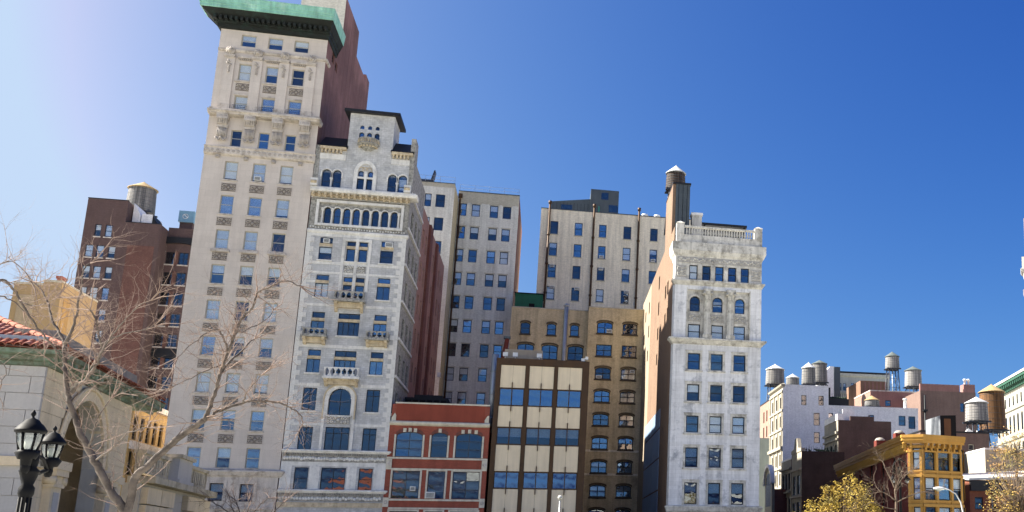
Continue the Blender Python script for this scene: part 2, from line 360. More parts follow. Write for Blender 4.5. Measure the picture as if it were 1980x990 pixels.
# ------------------------------------------------------------------ the tall limestone tower
def ac_unit(label,parent_loc,rz=0.,w=.62,h=.42):
    t=thing('air_conditioner',label,'air conditioner',parent_loc,rz,'air conditioners in upper windows')
    b=MB(); b.box(-w/2,w/2,-.22,.2,0,h); b.build('casing',whitemetal,t)
    b=MB()
    for k in range(7): b.box(-w/2+.06,w/2-.06,-.235,-.221,.06+k*(h-.12)/7,.06+(k+.55)*(h-.12)/7)
    b.build('grille',darkmetal,t); return t
def tower():
    X0=-35.35; t=thing('office_tower','tall narrow limestone tower with overhanging green copper cornice','building',(X0,YF,0)); W=10.22
    U=lambda px,py,d=0.:(UP(px,py,YF+d).x-X0,UP(px,py,YF+d).z)
    cols=[(2.0,3.22),(4.58,5.80),(7.13,8.35)]
    ops=[]; wins=[]
    bl=[(.9,.9,.9),(.97,.97,.86),(.97,.97,0),(.42,.45,.45),(.95,0,.95),(.6,.3,.5),(.97,.9,.9),(.5,.4,.45),(.97,.5,0)]
    for k in range(9):
        z1=41.03-3.61*k; z0=z1-1.96
        for j,(a,c) in enumerate(cols): ops.append((a,c,z0,z1)); wins.append((a,c,z0,z1,bl[k][j]))
    for j,(a,c) in enumerate([(2.2,3.2),(4.75,5.75),(7.25,8.25)]):
        ops.append((a,c,42.66,44.42)); wins.append((a,c,42.66,44.42,0))
        ops.append((a-.12,c+.13,46.6,48.2)); wins.append((a-.12,c+.13,46.6,48.2,.97))
        ops.append((a-.08,c+.08,49.93,51.76)); wins.append((a-.08,c+.08,49.93,51.76,(.97,.5,0)[j]))
        ops.append((a-.2,c+.2,53.72,55.03)); wins.append((a-.2,c+.2,53.72,55.03,.55))
    base=[]
    for (ax,ay,bx_,by) in ((405,934,432.7,968.5),(464,936,490.8,970)):
        a,z1=U(ax,ay); c,_=U(bx_,ay); _,z0=U(ax,by); base.append((a+.05,c+.05,z0,z1)); ops.append(base[-1])
    wall(t,'F',0,0,W,9.6,55.5,[o for o in ops if o[2]>9.7],limestone,.22)
    wall(t,'F',-.12,0,W,0,9.6,base,limetrim,.34,'base_wall')
    for a,c,z0,z1,b_ in wins: win(t,'F',0,a,c,z0,z1,fw=.085,fm=creampaint,blind=b_ or None,rec=.16,tilt=.6)
    for a,c,z0,z1 in base: win(t,'F',-.12,a,c,z0,z1,fw=.09,fm=blackpaint,blind=.5 if a>4 else None,rec=.22,glass=GLASS_D)
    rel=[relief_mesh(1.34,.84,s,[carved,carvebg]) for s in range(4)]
    sb=MB(); sb.box(-.72,.72,-.1,.05,-.14,0); sm=sb.mesh(limetrim); fb=MB()
    for s in (-1,1): fb.box(min(s*.67,s*.75),max(s*.67,s*.75),-.02,.02,-.02,.9)
    fb.box(-.75,.75,-.02,.02,-.06,0); fb.box(-.75,.75,-.02,.02,.86,.92); fm=fb.mesh(limestone)
    for k in range(9):
        z0=41.03-3.61*k-1.96
        for j,(a,c) in enumerate(cols):
            link('sill',sm,t,((a+c)/2,0,z0))
            if k<8:
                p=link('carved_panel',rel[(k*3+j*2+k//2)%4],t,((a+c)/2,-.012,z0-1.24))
                link('panel_frame',fm,p,(0,0,0))
    # heads over the third row, and mascaron heads under the band
    for j,(a,c) in enumerate(cols):
        z=41.03-3.61*2-1.96
        bx(t,'sill_ledge',limetrim,'F',0,a-.25,c+.25,-.22,0,z-.36,z-.16)
    hb=MB()
    hb.ball((0,-.12,0),.17,7,(1,1,1.15)); hb.ball((0,-.27,-.05),.08,6); hb.box(-.24,.24,-.1,0,.16,.24)
    for s in (-1,1): hb.ball((s*.14,-.1,.05),.09,5); hb.ball((s*.13,-.1,-.12),.08,5)
    hm=hb.mesh(carved)
    for px,py in ((421,302),(476,308),(529,314),(581,318)): u,z=U(px,py); link('mask',hm,t,(u,0,z))
    # lower band with rosettes
    cornice(t,'band_cornice',limetrim,0,W,[(0,41.55),(.18,41.62),(.3,41.75),(.3,42.3),(.4,42.36),(.4,42.46),(0,42.55)],0,.3,.3)
    rb=MB()
    for k in range(21):
        b0=len(rb.v); rb.lathe([(.03,.06),(.10,.05),(.17,.0)],(0,0,0),8)
        for i in range(b0,len(rb.v)): x,y,z=rb.v[i]; rb.v[i]=(.3+k*.48+x,-.3-z,42.03+y)
    rb.build('rosettes',carved,t)['kind']='stuff'
    # consoles of the bracketed storey
    cb=MB(); 
    cb.prism([(-.46,1.15),(.46,1.15),(.46,0),(-.46,0)],-.32,0)
    cb.box(-.52,.52,-.78,0,1.95,2.5); cb.box(-.44,.44,-.6,0,1.45,1.95); cb.box(-.5,.5,-.42,0,1.15,1.45)
    for i in range(7): cb.tube([(-.39+i*.13,-.34,.15),(-.39+i*.13,-.36,1.12)],.045,5)
    for i in range(5): cb.tube([(-.4+i*.2,-.62,1.5),(-.4+i*.2,-.8,2.3)],.05,5)
    cmesh=cb.mesh(limetrim)
    gb=MB()
    for s in (-1,1):
        gb.tube([(s*.48*math.cos(a)*.5+s*.25,-.36,.05-.28*math.sin(a)) for a in [math.pi*i/8 for i in range(9)]],[.06,.08,.09,.1,.11,.1,.09,.08,.06],6)
        gb.ball((s*.26,-.4,-.3),.1,5)
    gb.ball((0,-.42,-.05),.11,6)
    gmesh=gb.mesh(carved)
    for px in (428,481,534.5,587):
        u,_=U(px,272+(px-428)*.09); cc=link('console',cmesh,t,(u,0,43.35)); link('garland',gmesh,cc,(0,0,.05))
    cornice(t,'balcony_cornice',limetrim,0,W,[(0,45.75),(.75,45.85),(.8,46.0),(.95,46.08),(.95,46.22),(.45,46.3),(.45,46.55),(0,46.6)],0,.6,.3)
    # upper storeys: pilasters, lion heads, festoons
    lb=MB(); lb.ball((0,-.16,0),.27,9,(1,.95,1.1)); lb.ball((0,-.42,-.1),.14,7,(1.1,1,.8)); lb.ball((0,-.36,.05),.07,6)
    for s in (-1,1): lb.ball((s*.12,-.4,.1),.06,5); lb.ball((s*.09,-.5,-.13),.06,5); lb.ball((s*.25,-.15,.25),.1,5)
    for i in range(12): a=2*math.pi*i/12; lb.ball((.33*math.cos(a),-.1,.34*math.sin(a)),.125,5)
    lb.box(-.5,.5,-.2,0,-.62,-.45); lb.box(-.44,.44,-.14,0,-.75,-.62); lm=lb.mesh(limetrim)
    gb=MB(); rr=random.Random(3)
    for i in range(16): gb.ball((rr.uniform(-.2,.2)*(1-i/20),-.05,-i*.085),.07+.03*rr.random(),4,(1.2,.6,1))
    gm=gb.mesh(carved)
    for px,py in ((448.5,91),(501.5,100),(553,107.6),(604.5,112)):
        u,z=U(px,py); p=bx(t,'pilaster',limestone,'F',0,u-.48,u+.48,-.17,0,46.6,52.25)
        link('lion_head',lm,p,(u,-.17,53.0)); link('festoon',gm,p,(u,-.19,51.9)); bx(p,'plinth',limetrim,'F',0,u-.56,u+.56,-.24,-.005,46.6,47.1)
    for j,(a,c) in enumerate([(2.2,3.2),(4.75,5.75),(7.25,8.25)]):
        m=(a+c)/2; link('carved_panel',rel[j],t,(m,-.012,48.75)); bx(t,'sill',limetrim,'F',0,m-.82,m+.82,-.14,0,49.72,49.9); bx(t,'lintel',limetrim,'F',0,m-.75,m+.75,-.1,0,48.24,48.42)
        bx(t,'shadow_hood',limetrim,'F',0,m-.76,m+.76,-.3,0,52.3,52.5)
        gb=MB()
        for k in range(7): gb.box(m-.6+k*.18,m-.5+k*.18,-.2,0,52.1,52.3)
        gb.build('hood_dentils',carved,t)['kind']='stuff'
        gb=MB()                                             # little iron balconies
        for z in (46.62,47.02): gb.box(m-.68,m+.68,-.3,-.27,z,z+.03)
        for k in range(9): gb.box(m-.66+k*.162,m-.645+k*.162,-.295,-.275,46.62,47.03)
        for k in range(4): gb.lathe([(.1,-.012),(.125,0),(.1,.012)],(m-.45+k*.3,-.285,46.83),8)
        gb.build('iron_balconette',bluepaint,t)
    cornice(t,'architrave',limetrim,0,W,[(0,52.95),(.12,53.0),(.2,53.15),(.2,53.25),(0,53.3)],0,1.5)
    # copper cornice
    cornice(t,'cornice_soffit',coppershade,0,W,[(0,55.45),(.3,55.5),(.35,55.9),(.6,55.95),(.65,56.3),(.85,56.35),(1.64,56.98)],.9,4.2,.4)
    cornice(t,'copper_cornice',copper,0,W,[(1.62,56.97),(1.72,57.0),(1.72,57.3),(1.80,57.35),(1.80,57.55),(1.88,57.6),(1.93,58.0),(2.0,58.05),(2.0,58.17),(.3,58.4),(0,58.4)],.9,4.2,.4)
    mb=MB()
    for k in range(22): mb.box(-.5+k*.5,-.24+k*.5,-1.25,-.6,56.05,56.42)
    mb.build('cornice_modillions',coppershade,t)['kind']='stuff'
    mb=MB()
    for k in range(12): mb.box(.2+k*.86,.55+k*.86,-1.745,-1.715,57.08,57.22)
    mb.build('copper_bosses',copper,t)['kind']='stuff'
    bx(t,'roof',tar,'F',0,.1,W-.1,.1,24,57.6,57.9)
    # flank and the taller rear
    sl=[]
    for (px,py,qx,qy) in ((643.5,100,646.5,130),(649,118,653,148),(697,163,698.6,190),(700.5,174,702.6,200)):
        p=UX(px,py,X0+W); q=UX(qx,qy,X0+W); y0=p.y-YF; sl.append((y0,y0+1.1,q.z,p.z))
    wall(t,'R',W,0.02,24.2,0,57.85,[s for s in sl if s[3]<57.5 and s[0]>.3],purplebrick,.3,'side_wall')
    for s in sl:
        if s[3]<57.5 and s[0]>.3: win(t,'R',W,*s,fm=blackpaint,glass=GLASS_D)
    wall(t,'F',6.3,5.6,W-.002,57.85,66.5,[],creambrick,name='penthouse_wall'); bx(t,'penthouse_wall',creambrick,'F',0,5.6,5.9,6.31,14.7,57.85,66.5)
    wall(t,'R',W,6.31,14.7,57.85,64.1,[],purplebrick,name='penthouse_wall'); bx(t,'penthouse_wall',creambrick,'F',0,5.9,W-.01,14.5,14.7,57.85,64.1); bx(t,'penthouse_roof',tar,'F',0,5.9,W-.05,6.4,14.5,63.6,63.9)
    bx(t,'rear_wall',purplebrick,'F',0,W-6,W-.003,14.72,21.4,57.85,60.9); bx(t,'chimney',purplebrick,'F',0,W-2,W-.004,21.42,23.8,57.85,61.75)
    bx(t,'wall',limestone,'F',0,.002,.3,.05,24,0,57.8); bx(t,'wall',purplebrick,'F',0,.3,W-.3,23.9,24.2,0,57.8)
    # base cornice
    cornice(t,'base_cornice',limetrim,0,W,[(.12,9.35),(.3,9.5),(.42,9.75),(.5,9.8),(.5,9.95),(0,10.12)],0,.4)
    for a,c,z0,z1 in base:
        b=MB(); e=.28
        b.box(a-e,a,-.2,-.12,z0,z1+e); b.box(c,c+e,-.2,-.12,z0,z1+e); b.box(a,c,-.2,-.12,z1,z1+e); b.build('window_surround',limetrim,t)
    bx(t,'sill_course',limetrim,'F',0,0,W,-.3,-.12,6.3,6.5); 
    z=41.03-1.96; ac_unit('white air conditioner in top middle window of plain limestone shaft',(X0+5.15,YF+.08,z+.12))
    return t
tower()
# ------------------------------------------------------------------ the carved Moorish building
def decker():
    X0=-25.05; t=thing('carved_stone_building','narrow pale stone building with carved balconies and dark hipped turret roof','building',(X0,YF,0)); W=9.5
    S=lambda r:(r[0]-X0,r[1]-X0,r[2],r[3])
    ops=[]; wl=[]
    def add(a,c,z0,z1,rise=0,**k): a-=X0; c-=X0; ops.append((a,c,z0,z1,rise)); wl.append((a,c,z0,z1,rise,k))
    L=(-23.75,-22.57); Rr=(-17.93,-16.74); C1=(-21.19,-20.36); C2=(-20.03,-19.21); CC=(-21.3,-19.28)
    for k,(a,c) in enumerate([L,Rr]):
        for j,(t0,t1,l0,l1) in enumerate([(33.1,33.72,31.36,32.74),(29.23,29.8,27.48,28.92),(25.31,25.93,23.6,25.02),(21.44,22.07,19.74,21.15)]):
            add(a,c,t0,t1,nz=1,fm=bluepaint); add(a-.04,c+.02,l0,l1,nx=1 if j==0 else 2,nz=2 if j==0 else 1,fm=bluepaint,blind=(.45 if (j==0 and k==0) else (.97 if (j,k)==(1,0) else None)))
        for z0,z1 in ((15.97,18.23),(12.1,14.37),(8.22,10.4)): add(a-.06,c+.02,z0,z1,nx=2 if z0>9 else 1,nz=2,split=.72 if z0>9 else .5,fm=blackpaint,glass=GLASS_D)
    for a,c in (C1,C2):
        add(a,c,32.98,33.47,nz=1); add(a,c,31.34,32.69,nz=1); add(a,c,29.18,29.69,nz=1); add(a,c,27.5,28.87,nz=1)
    add(*CC,25.32,25.91,nz=1,nx=2); add(*CC,23.59,25.06,nz=1,nx=4); add(*CC,21.43,22.06,nz=1,nx=2); add(*CC,19.72,21.15,nz=1,nx=4)
    add(-21.4,-19.3,15.56,18.28,1.02,nx=2,nz=2,split=.5,glass=GLASS_D); add(-21.43,-19.2,12.1,14.4,nx=3,nz=2,split=.74,glass=GLASS_D); add(-21.42,-19.18,8.2,10.42,nx=2,nz=2,glass=GLASS_D)
    for k in range(8): a=-23.69+k*.917; add(a,a+.64,35.24,36.99,.32,nz=2,fm=blackpaint,fw=.05)
    for a,c in ((-24.27,-23.4),(-23.25,-22.4),(-17.9,-17.04),(-16.88,-16.01)): add(a,c,38.95,41.06,.44,nz=2,split=.4,fm=bluepaint,blind=.75 if a==-16.88 else None)
    for a,c in ((-20.92,-20.2),(-19.97,-19.24)): add(a,c,38.95,40.33,nz=1)
    for a,c in ((-20.83,-20.3),(-19.89,-19.38)): add(a,c,40.55,41.2,.2,nz=1)
    for k in range(3): a=-21.12+k*.75; add(a,a+.5,44.55,45.46,.25,nz=1); add(a+.04,a+.44,45.8,46.22,.2,nz=1,fw=.03)
    tx0,tx1=-22.13-X0,-17.75-X0
    front=[o for o in ops if o[3]<34.2]; wall(t,'F',0,0,W,0,34.3,front,dstone,.28)
    wall(t,'F',.1,0,W,34.3,37.9,[o for o in ops if 34.3<o[2]<37],dcarve,.2,'loggia_wall')
    wall(t,'F',0,0,W,37.9,42.7,[o for o in ops if 37.9<o[2]<42],dstone,.25,'attic_wall')
    wall(t,'F',-.03,tx0,tx1,42.0,47.5,[o for o in ops if o[2]>43],dstone,.25,'turret_wall')
    for a,c,z0,z1,rise,k in wl:
        k=dict(k); off=.1 if 34.3<z0<37 else (-.03 if z0>43 else 0)
        if rise>.19 and z0>45: k['rec']=.12
        win(t,'F',off,a,c,z0,z1,rise,**k)
    # smooth stone bands, sills, lintels
    for z0,z1,u0,u1,m in [(30.9,31.2,0,W,dsmooth),(33.85,34.25,0,W,dsmooth),(29.95,30.15,0,W,dsmooth),(28.98,29.16,0,2.45,dsmooth),(26.55,26.8,0,3.2,dsmooth),(26.55,26.8,6.2,W,dsmooth),(22.3,22.6,0,W,dsmooth),(18.4,18.7,0,2.7,dsmooth),(18.4,18.7,6.5,W,dsmooth),(14.5,14.75,0,3.2,dsmooth),(14.5,14.75,6.2,W,dsmooth)]:
        gaps=[(a,c) for a,c,q0,q1,*_ in front if q0<z1 and q1>z0]; cur=u0
        for a,c in sorted(gaps):
            if a-.05>cur: bx(t,'stone_band',m,'F',0,cur,a-.05,-.03,0,z0,z1)
            cur=max(cur,c+.05)
        if u1>cur: bx(t,'stone_band',m,'F',0,cur,u1,-.03,0,z0,z1)
    for a,c,z0,z1,rise,k in wl:
        if z0<34 and z1-z0>.9: bx(t,'sill',dsmooth,'F',0,a-.12,c+.12,-.12,0,z0-.14,z0-.004)
        if z0<34 and z1-z0<.9: bx(t,'transom_bar',dbuff,'F',0,a-.03,c+.03,-.05,.2,z0-.3,z0-.012)
    qb=MB(); qb.box(0,.75,-.05,0,0,.48); q1=qb.mesh(dsmooth); qb=MB(); qb.box(0,.42,-.05,0,0,.48); q2=qb.mesh(dsmooth)
    for k in range(22):                                    # quoins at both edges
        z=12.6+k*.98
        if z>33.4: break
        link('quoin',q1,t,(0.0,0,z)); link('quoin',q2,t,(0.0,0,z+.49)); link('quoin',q1,t,(W-.75,0,z)); link('quoin',q2,t,(W-.42,0,z+.49))
    # centre bay surround
    for u0,u1 in ((3.45,3.72),(5.95,6.22)): bx(t,'bay_jamb',dsmooth,'F',0,u0,u1,-.1,0,28.2,33.8)
    bx(t,'bay_mullion',dsmooth,'F',0,4.72,5.0,-.1,.15,27.5,33.8); bx(t,'bay_head',dsmooth,'F',0,3.45,6.22,-.13,0,33.5,33.75)
    cb=MB(); cb.lathe([(.1,0),(.13,.05),(.085,.12),(.085,.85),(.12,.95),(.16,1.1),(.16,1.15)],(0,0,0),10); colm=cb.mesh(dsmooth)
    for z in (31.4,27.55): link('column',colm,t,(4.86,-.15,z))
    rel=relief_mesh(2.0,.9,11,[dsmooth,dcarve]); link('carved_panel',rel,t,(4.83,-.02,30.1)); link('carved_panel',relief_mesh(2.1,.8,12,[dsmooth,dcarve]),t,(4.72,-.04,14.7))
    # balconies with pierced parapets
    def balcony(u0,u1,zt,zs,zb,br,nh):
        o=MB(); d=.85; o.box(u0-.12,u1+.12,-d-.1,0,zs-.2,zs); o.box(u0-.04,u1+.04,-d,-d+.16,zt-.12,zt); o.box(u0,u1,-d+.02,-d+.14,zs,zs+.1)
        n=nh; w=(u1-u0)/n
        for k in range(n+1): u=u0+k*w; o.box(max(u0,u-.05),min(u1,u+.05),-d+.01,-d+.15,zs+.1,zt-.12)
        zc=(zs+.1+zt-.12)/2; hh=(zt-.12-zs-.1)/2
        for k in range(n):                                 # quatrefoil holes read as diamonds
            u=u0+(k+.5)*w
            for sx in (-1,1):
                for sz in (-1,1):
                    o.add([(u+sx*(w/2-.05),-d+.02,zc+sz*hh),(u+sx*.06,-d+.02,zc+sz*hh),(u+sx*(w/2-.05),-d+.02,zc+sz*.1),(u+sx*(w/2-.05),-d+.13,zc+sz*hh),(u+sx*.06,-d+.13,zc+sz*hh),(u+sx*(w/2-.05),-d+.13,zc+sz*.1)],[[0,1,2],[3,5,4],[0,3,4,1],[1,4,5,2],[0,2,5,3]])
        for s,u in ((-1,u0),(1,u1)): o.box(u-(.12 if s>0 else 0),u+(.12 if s<0 else 0),-d+.16,0,zs,zt)
        bl=o.build('balcony',dcarve if zt>23.5 else dsmooth,t)
        for u in (u0+.18,u1-.18):
            q=MB(); q.T=lambda x,y,z:(x,y,z); pr=[(0,zs-.2),(-d,zs-.2),(-d,zs-.4),(-d*.55,zs-.6),(-d*.45,zs-.8),(-.18,zb+.1),(0,zb)]
            n_=len(pr); q.add([(u-.14,y,z) for y,z in pr]+[(u+.14,y,z) for y,z in pr],[list(range(n_)),list(range(2*n_-1,n_-1,-1))]+[[i,n_+i,n_+(i+1)%n_,(i+1)%n_] for i in range(n_)]); q.build('bracket',dbuff,bl)
        q=MB(); q.box(u0+.32,u1-.32,-.45,0,zs-.75,zs-.2); q.build('corbel',dbuff,bl)
    balcony(3.3,6.05,28.04,27.17,25.98,2,5); balcony(.75,2.85,24.1,23.43,22.5,2,4); balcony(6.6,8.65,24.08,23.36,22.5,2,4); balcony(3.1,6.25,20.25,19.32,18.4,2,6)
    # horseshoe arch hood
    def archring(u0,u1,z0,z1,rise,wd,out,m,name,teeth=0,parent=t):
        o=MB(); A=[(u0,z0)]+arc(u0,u1,z1,rise,14)+[(u1,z0)]; B=[(u0-wd,z0)]+arc(u0-wd,u1+wd,z1+wd,rise+wd,14)+[(u1+wd,z0)]
        for i in range(len(A)-1):
            p=[A[i],A[i+1],B[i+1],B[i]]; o.add([(x,-out,z) for x,z in p]+[(x,.02,z) for x,z in p],[[0,1,2,3],[0,4,5,1],[2,6,7,3],[1,5,6,2],[3,7,4,0]])
        if teeth:
            P=arc(u0,u1,z1,rise,teeth)
            for x,z in P: o.ball((x,-out*.6,z),.09,5)
        return o.build(name,m,parent)
    archring(3.65,5.75,15.56,18.28,1.02,.34,.14,dsmooth,'arch_hood',18); archring(3.3,6.1,15.2,18.55,1.25,.12,.22,dbuff,'outer_arch')
    for u in (3.2,5.98): bx(t,'jamb',dsmooth,'F',0,u,u+.24,-.16,0,12.1,17.1)
    archring(-21.25+.38-X0,-18.99-.38-X0,38.95,41.95,1.05,.36,.13,dsmooth,'arch_surround')
    bx(t,'window_mullion',dsmooth,'F',0,-20.2-X0,-19.97-X0,-.06,.1,38.95,41.1); bx(t,'window_transom',dsmooth,'F',0,-20.92-X0,-19.24-X0,-.04,.1,40.34,40.52)
    for k in range(3): archring(-20.65+k*.35-X0-.1,-20.4+k*.35-X0+.1,41.2,41.55,.2,.07,.06,dbuff,'tracery')
    for a,c in ((-24.27,-23.4),(-23.25,-22.4),(-17.9,-17.04),(-16.88,-16.01)): archring(a-X0,c-X0,40.2,41.06,.44,.12,.1,dsmooth,'arch_hood')
    for a in (-23.33,-16.96): link('column',colm,t,(a-X0,-.05,39.0)); 
    # loggia columns and frame
    lc=MB(); lc.lathe([(.13,0),(.13,.1),(.09,.16),(.085,1.3),(.12,1.38),(.17,1.55),(.17,1.65)],(0,0,0),10); lcm=lc.mesh(dsmooth)
    for k in range(9): link('loggia_column',lcm,t,(-23.83+k*.917-X0,.02,35.22))
    for k in range(8): archring(-23.69+k*.917-X0,-23.05+k*.917-X0,36.6,36.99,.32,.09,.02,dsmooth,'loggia_arch')
    bx(t,'loggia_lintel',dsmooth,'F',0,.6,9.0,-.16,.1,37.45,37.72); bx(t,'loggia_sill',dsmooth,'F',0,.6,9.0,-.14,.1,34.95,35.2)
    for u in (.6,8.75): bx(t,'loggia_jamb',dsmooth,'F',0,u,u+.25,-.12,.1,35.2,37.45)
    cornice(t,'string_course',dsmooth,0,W,[(0,34.15),(.1,34.2),(.16,34.35),(.16,34.5),(0,34.6)],0,.3)
    # main balcony cornice with modillions
    cornice(t,'balcony_cornice',dsmooth,0,W,[(0,38.35),(.7,38.42),(.78,38.6),(.78,38.78),(.6,38.82),(.6,38.95),(0,38.96)],0,.8)
    bx(t,'balcony_frieze',dbuff,'F',0,.02,W-.02,-.25,0,38.05,38.36)
    mb=MB(); mb.box(-.1,.1,-.66,-.25,.1,.42); mb.box(-.1,.1,-.45,-.25,-.1,.1); mm=mb.mesh(dbuff)
    for k in range(17): link('modillion',mm,t,(.3+k*.56,0,37.98))
    for u in (-.05,W-.6): 
        p=bx(t,'pedestal',dsmooth,'F',0,u,u+.65,-.85,-.3,38.96,39.75); q=MB(); q.tube([(u+.05,-.86,39.35),(u+.6,-.86,39.35)],.16,8); q.build('scroll',dbuff,p)
    # eaves under the slate roofs
    for u0,u1 in ((.4,2.9),(7.32,W-.1)):
        bx(t,'eaves_cornice',dbuff,'F',0,u0,u1,-.4,0,43.2,43.5); bx(t,'frieze',dsmooth,'F',0,u0,u1,-.06,0,42.2,42.75); q=MB()
        for k in range(int((u1-u0)/.36)): q.box(u0+.1+k*.36,u0+.28+k*.36,-.34,0,42.85,43.2)
        q.build('eaves_brackets',dbuff,t)['kind']='stuff'
        bx(t,'attic_wall',dstone,'F',0,u0,u1,0,.3,42.7,43.3)
        q=MB(); q.add([(u0-.1,-.45,43.48),(u1+.1,-.45,43.48),(u1+.1,1.9,45.3),(u0-.1,1.9,45.3),(u0-.1,1.9,43.48),(u1+.1,1.9,43.48)],[[0,1,2,3],[0,3,4],[1,5,2],[3,2,5,4],[0,4,5,1]]); q.build('slate_roof',slate,t)
    bx(t,'corner_pier',dcarve,'F',0,-.02,.4,-.1,.5,38.9,43.6); bx(t,'corner_pier',dcarve,'F',0,W-.35,W+.1,-.1,1.9,38.9,45.2)
    # turret
    bx(t,'turret_wall',dstone,'F',0,tx0+.002,tx0+.3,-.02,3.6,42.7,47.5); bx(t,'turret_wall',dstone,'F',0,tx1-.3,tx1-.002,-.02,3.6,42.7,47.5); bx(t,'turret_wall',dstone,'F',0,tx0+.3,tx1-.3,3.3,3.6,42.7,47.5)
    q=MB(); e=.55; zc=47.95
    q.vprism([(tx0-e,-.03-e),(tx1+e,-.03-e),(tx1+e,3.6+e),(tx0-e,3.6+e)],47.5,47.78); q.add([(tx0-e,-.03-e,47.78),(tx1+e,-.03-e,47.78),(tx1+e,3.6+e,47.78),(tx0-e,3.6+e,47.78),((tx0+tx1)/2,1.8,48.5)],[[0,1,4],[1,2,4],[2,3,4],[3,0,4]]); q.build('turret_roof',slate,t)
    q=MB(); uc=(-21.18-19.03)/2-X0; q.lathe([(.25,43.35),(.75,43.75),(1.0,43.95),(1.08,43.98),(1.08,44.1),(1.0,44.12),(1.0,44.5),(1.07,44.52),(1.07,44.6),(.9,44.6),(.9,44.1)],(uc,-.03,0),20,math.pi,2*math.pi,False)
    bl=q.build('turret_balcony',dcarve,t); q=MB()
    for k in range(14): a=math.pi+math.pi*(k+.5)/14; q.tube([(uc+1.03*math.cos(a),-.03+1.03*math.sin(a),44.1),(uc+1.03*math.cos(a),-.03+1.03*math.sin(a),44.55)],.05,5)
    for k in range(9): a=math.pi+math.pi*(k+.5)/9; q.ball((uc+.85*math.cos(a),-.03+.85*math.sin(a),43.75),.12,5)
    q.build('balusters',dbuff,bl)['kind']='stuff'
    # lower cornices
    for z in (11.75,7.9):
        cornice(t,'belt_cornice',dsmooth,0,W,[(0,z),(.2,z+.05),(.3,z+.2),(.36,z+.22),(.36,z+.34),(0,z+.4)],0,.3); q=MB()
        for k in range(44): q.box(.08+k*.215,.18+k*.215,-.24,0,z-.14,z)
        q.build('dentils',dcarve,t)['kind']='stuff'
    bx(t,'carved_frieze',dcarve,'F',0,.05,W-.05,-.05,0,10.95,11.6); bx(t,'carved_frieze',dcarve,'F',0,.05,W-.05,-.05,0,7.15,7.74); bx(t,'smooth_storey',dsmooth,'F',0,.0,W,-.02,0,10.55,10.95)
    q=MB(); rr=random.Random(5)
    for z0,z1 in ((11.0,11.55),(7.2,7.7),(34.6,34.9)):
        for k in range(36): q.ball((.25+k*.256,-.07,(z0+z1)/2+rr.uniform(-.06,.06)),(z1-z0)*.3,4,(1,.5,1))
    q.build('carving',dsmooth,t)['kind']='stuff'
    for z0,z1 in ((8.0,10.55),):
        for u0,u1 in ((0,1.0),(2.6,3.5),(6.0,6.85),(8.45,W)): bx(t,'pier_facing',dsmooth,'F',0,u0,u1,-.06,0,z0+.3,z1)
    bx(t,'stone_arcade',dbuff,'F',0,0,W,-.15,0,6.6,7.05)
    # brick flank with stepped shafts
    fl=[]
    for y in (12.3,15.2,20.6,23.4,27.2,30.6,33.6):
        for k in range(9): fl.append((y,y+1.15,39.2-3.95*k-2.3,39.2-3.95*k))
    wall(t,'R',W-.01,11.0,37.0,0,41.35,fl,pinkbrick,.3,'side_wall')
    for f in fl: win(t,'R',W-.01,*f,fm=blackpaint,glass=GLASS_D,fw=.06)
    for y0,y1 in ((17.2,19.6),(25.1,26.6)): bx(t,'brick_pier',darkred,'R',W-.01,y0,y1,-.28,0,0,41.2)
    fr=[(y,y+1.5,z,z+2.2) for y in (2.2,5.4,8.2) for z in [8.4+3.9*k for k in range(8)]]
    wall(t,'R',W-.005,.03,10.98,0,43.2,fr,dcarve,.3,'side_wall')
    for f in fr: win(t,'R',W-.005,*f,fm=blackpaint,glass=GLASS_D)
    for k in range(9): bx(t,'ledge',dsmooth,'R',W,.1,10.5,-.16,0,7.9+3.9*k,8.15+3.9*k)
    bx(t,'wall',pinkbrick,'F',0,.3,W-.3,36.7,37.0,0,41.3); bx(t,'roof',tar,'F',0,.1,W-.05,.4,36.9,40.9,41.2); bx(t,'wall',pinkbrick,'F',0,.01,.3,.3,37,0,41.3)
    bx(t,'rear_gable',dstone,'F',0,W-3,W-.02,2.0,9,41.35,43.2); bx(t,'roof_vent',whitemetal,'F',0,W-1.6,W-.9,9.5,10.2,41.35,44.2)
    a=ac_unit('air conditioner in top left transom of the carved stone facade',(-23.15,YF+.1,33.16),0,.6,.42); a=ac_unit('air conditioner jutting from top right transom of the carved stone facade',(-17.15,YF-.05,33.08),0,.75,.5)
decker()
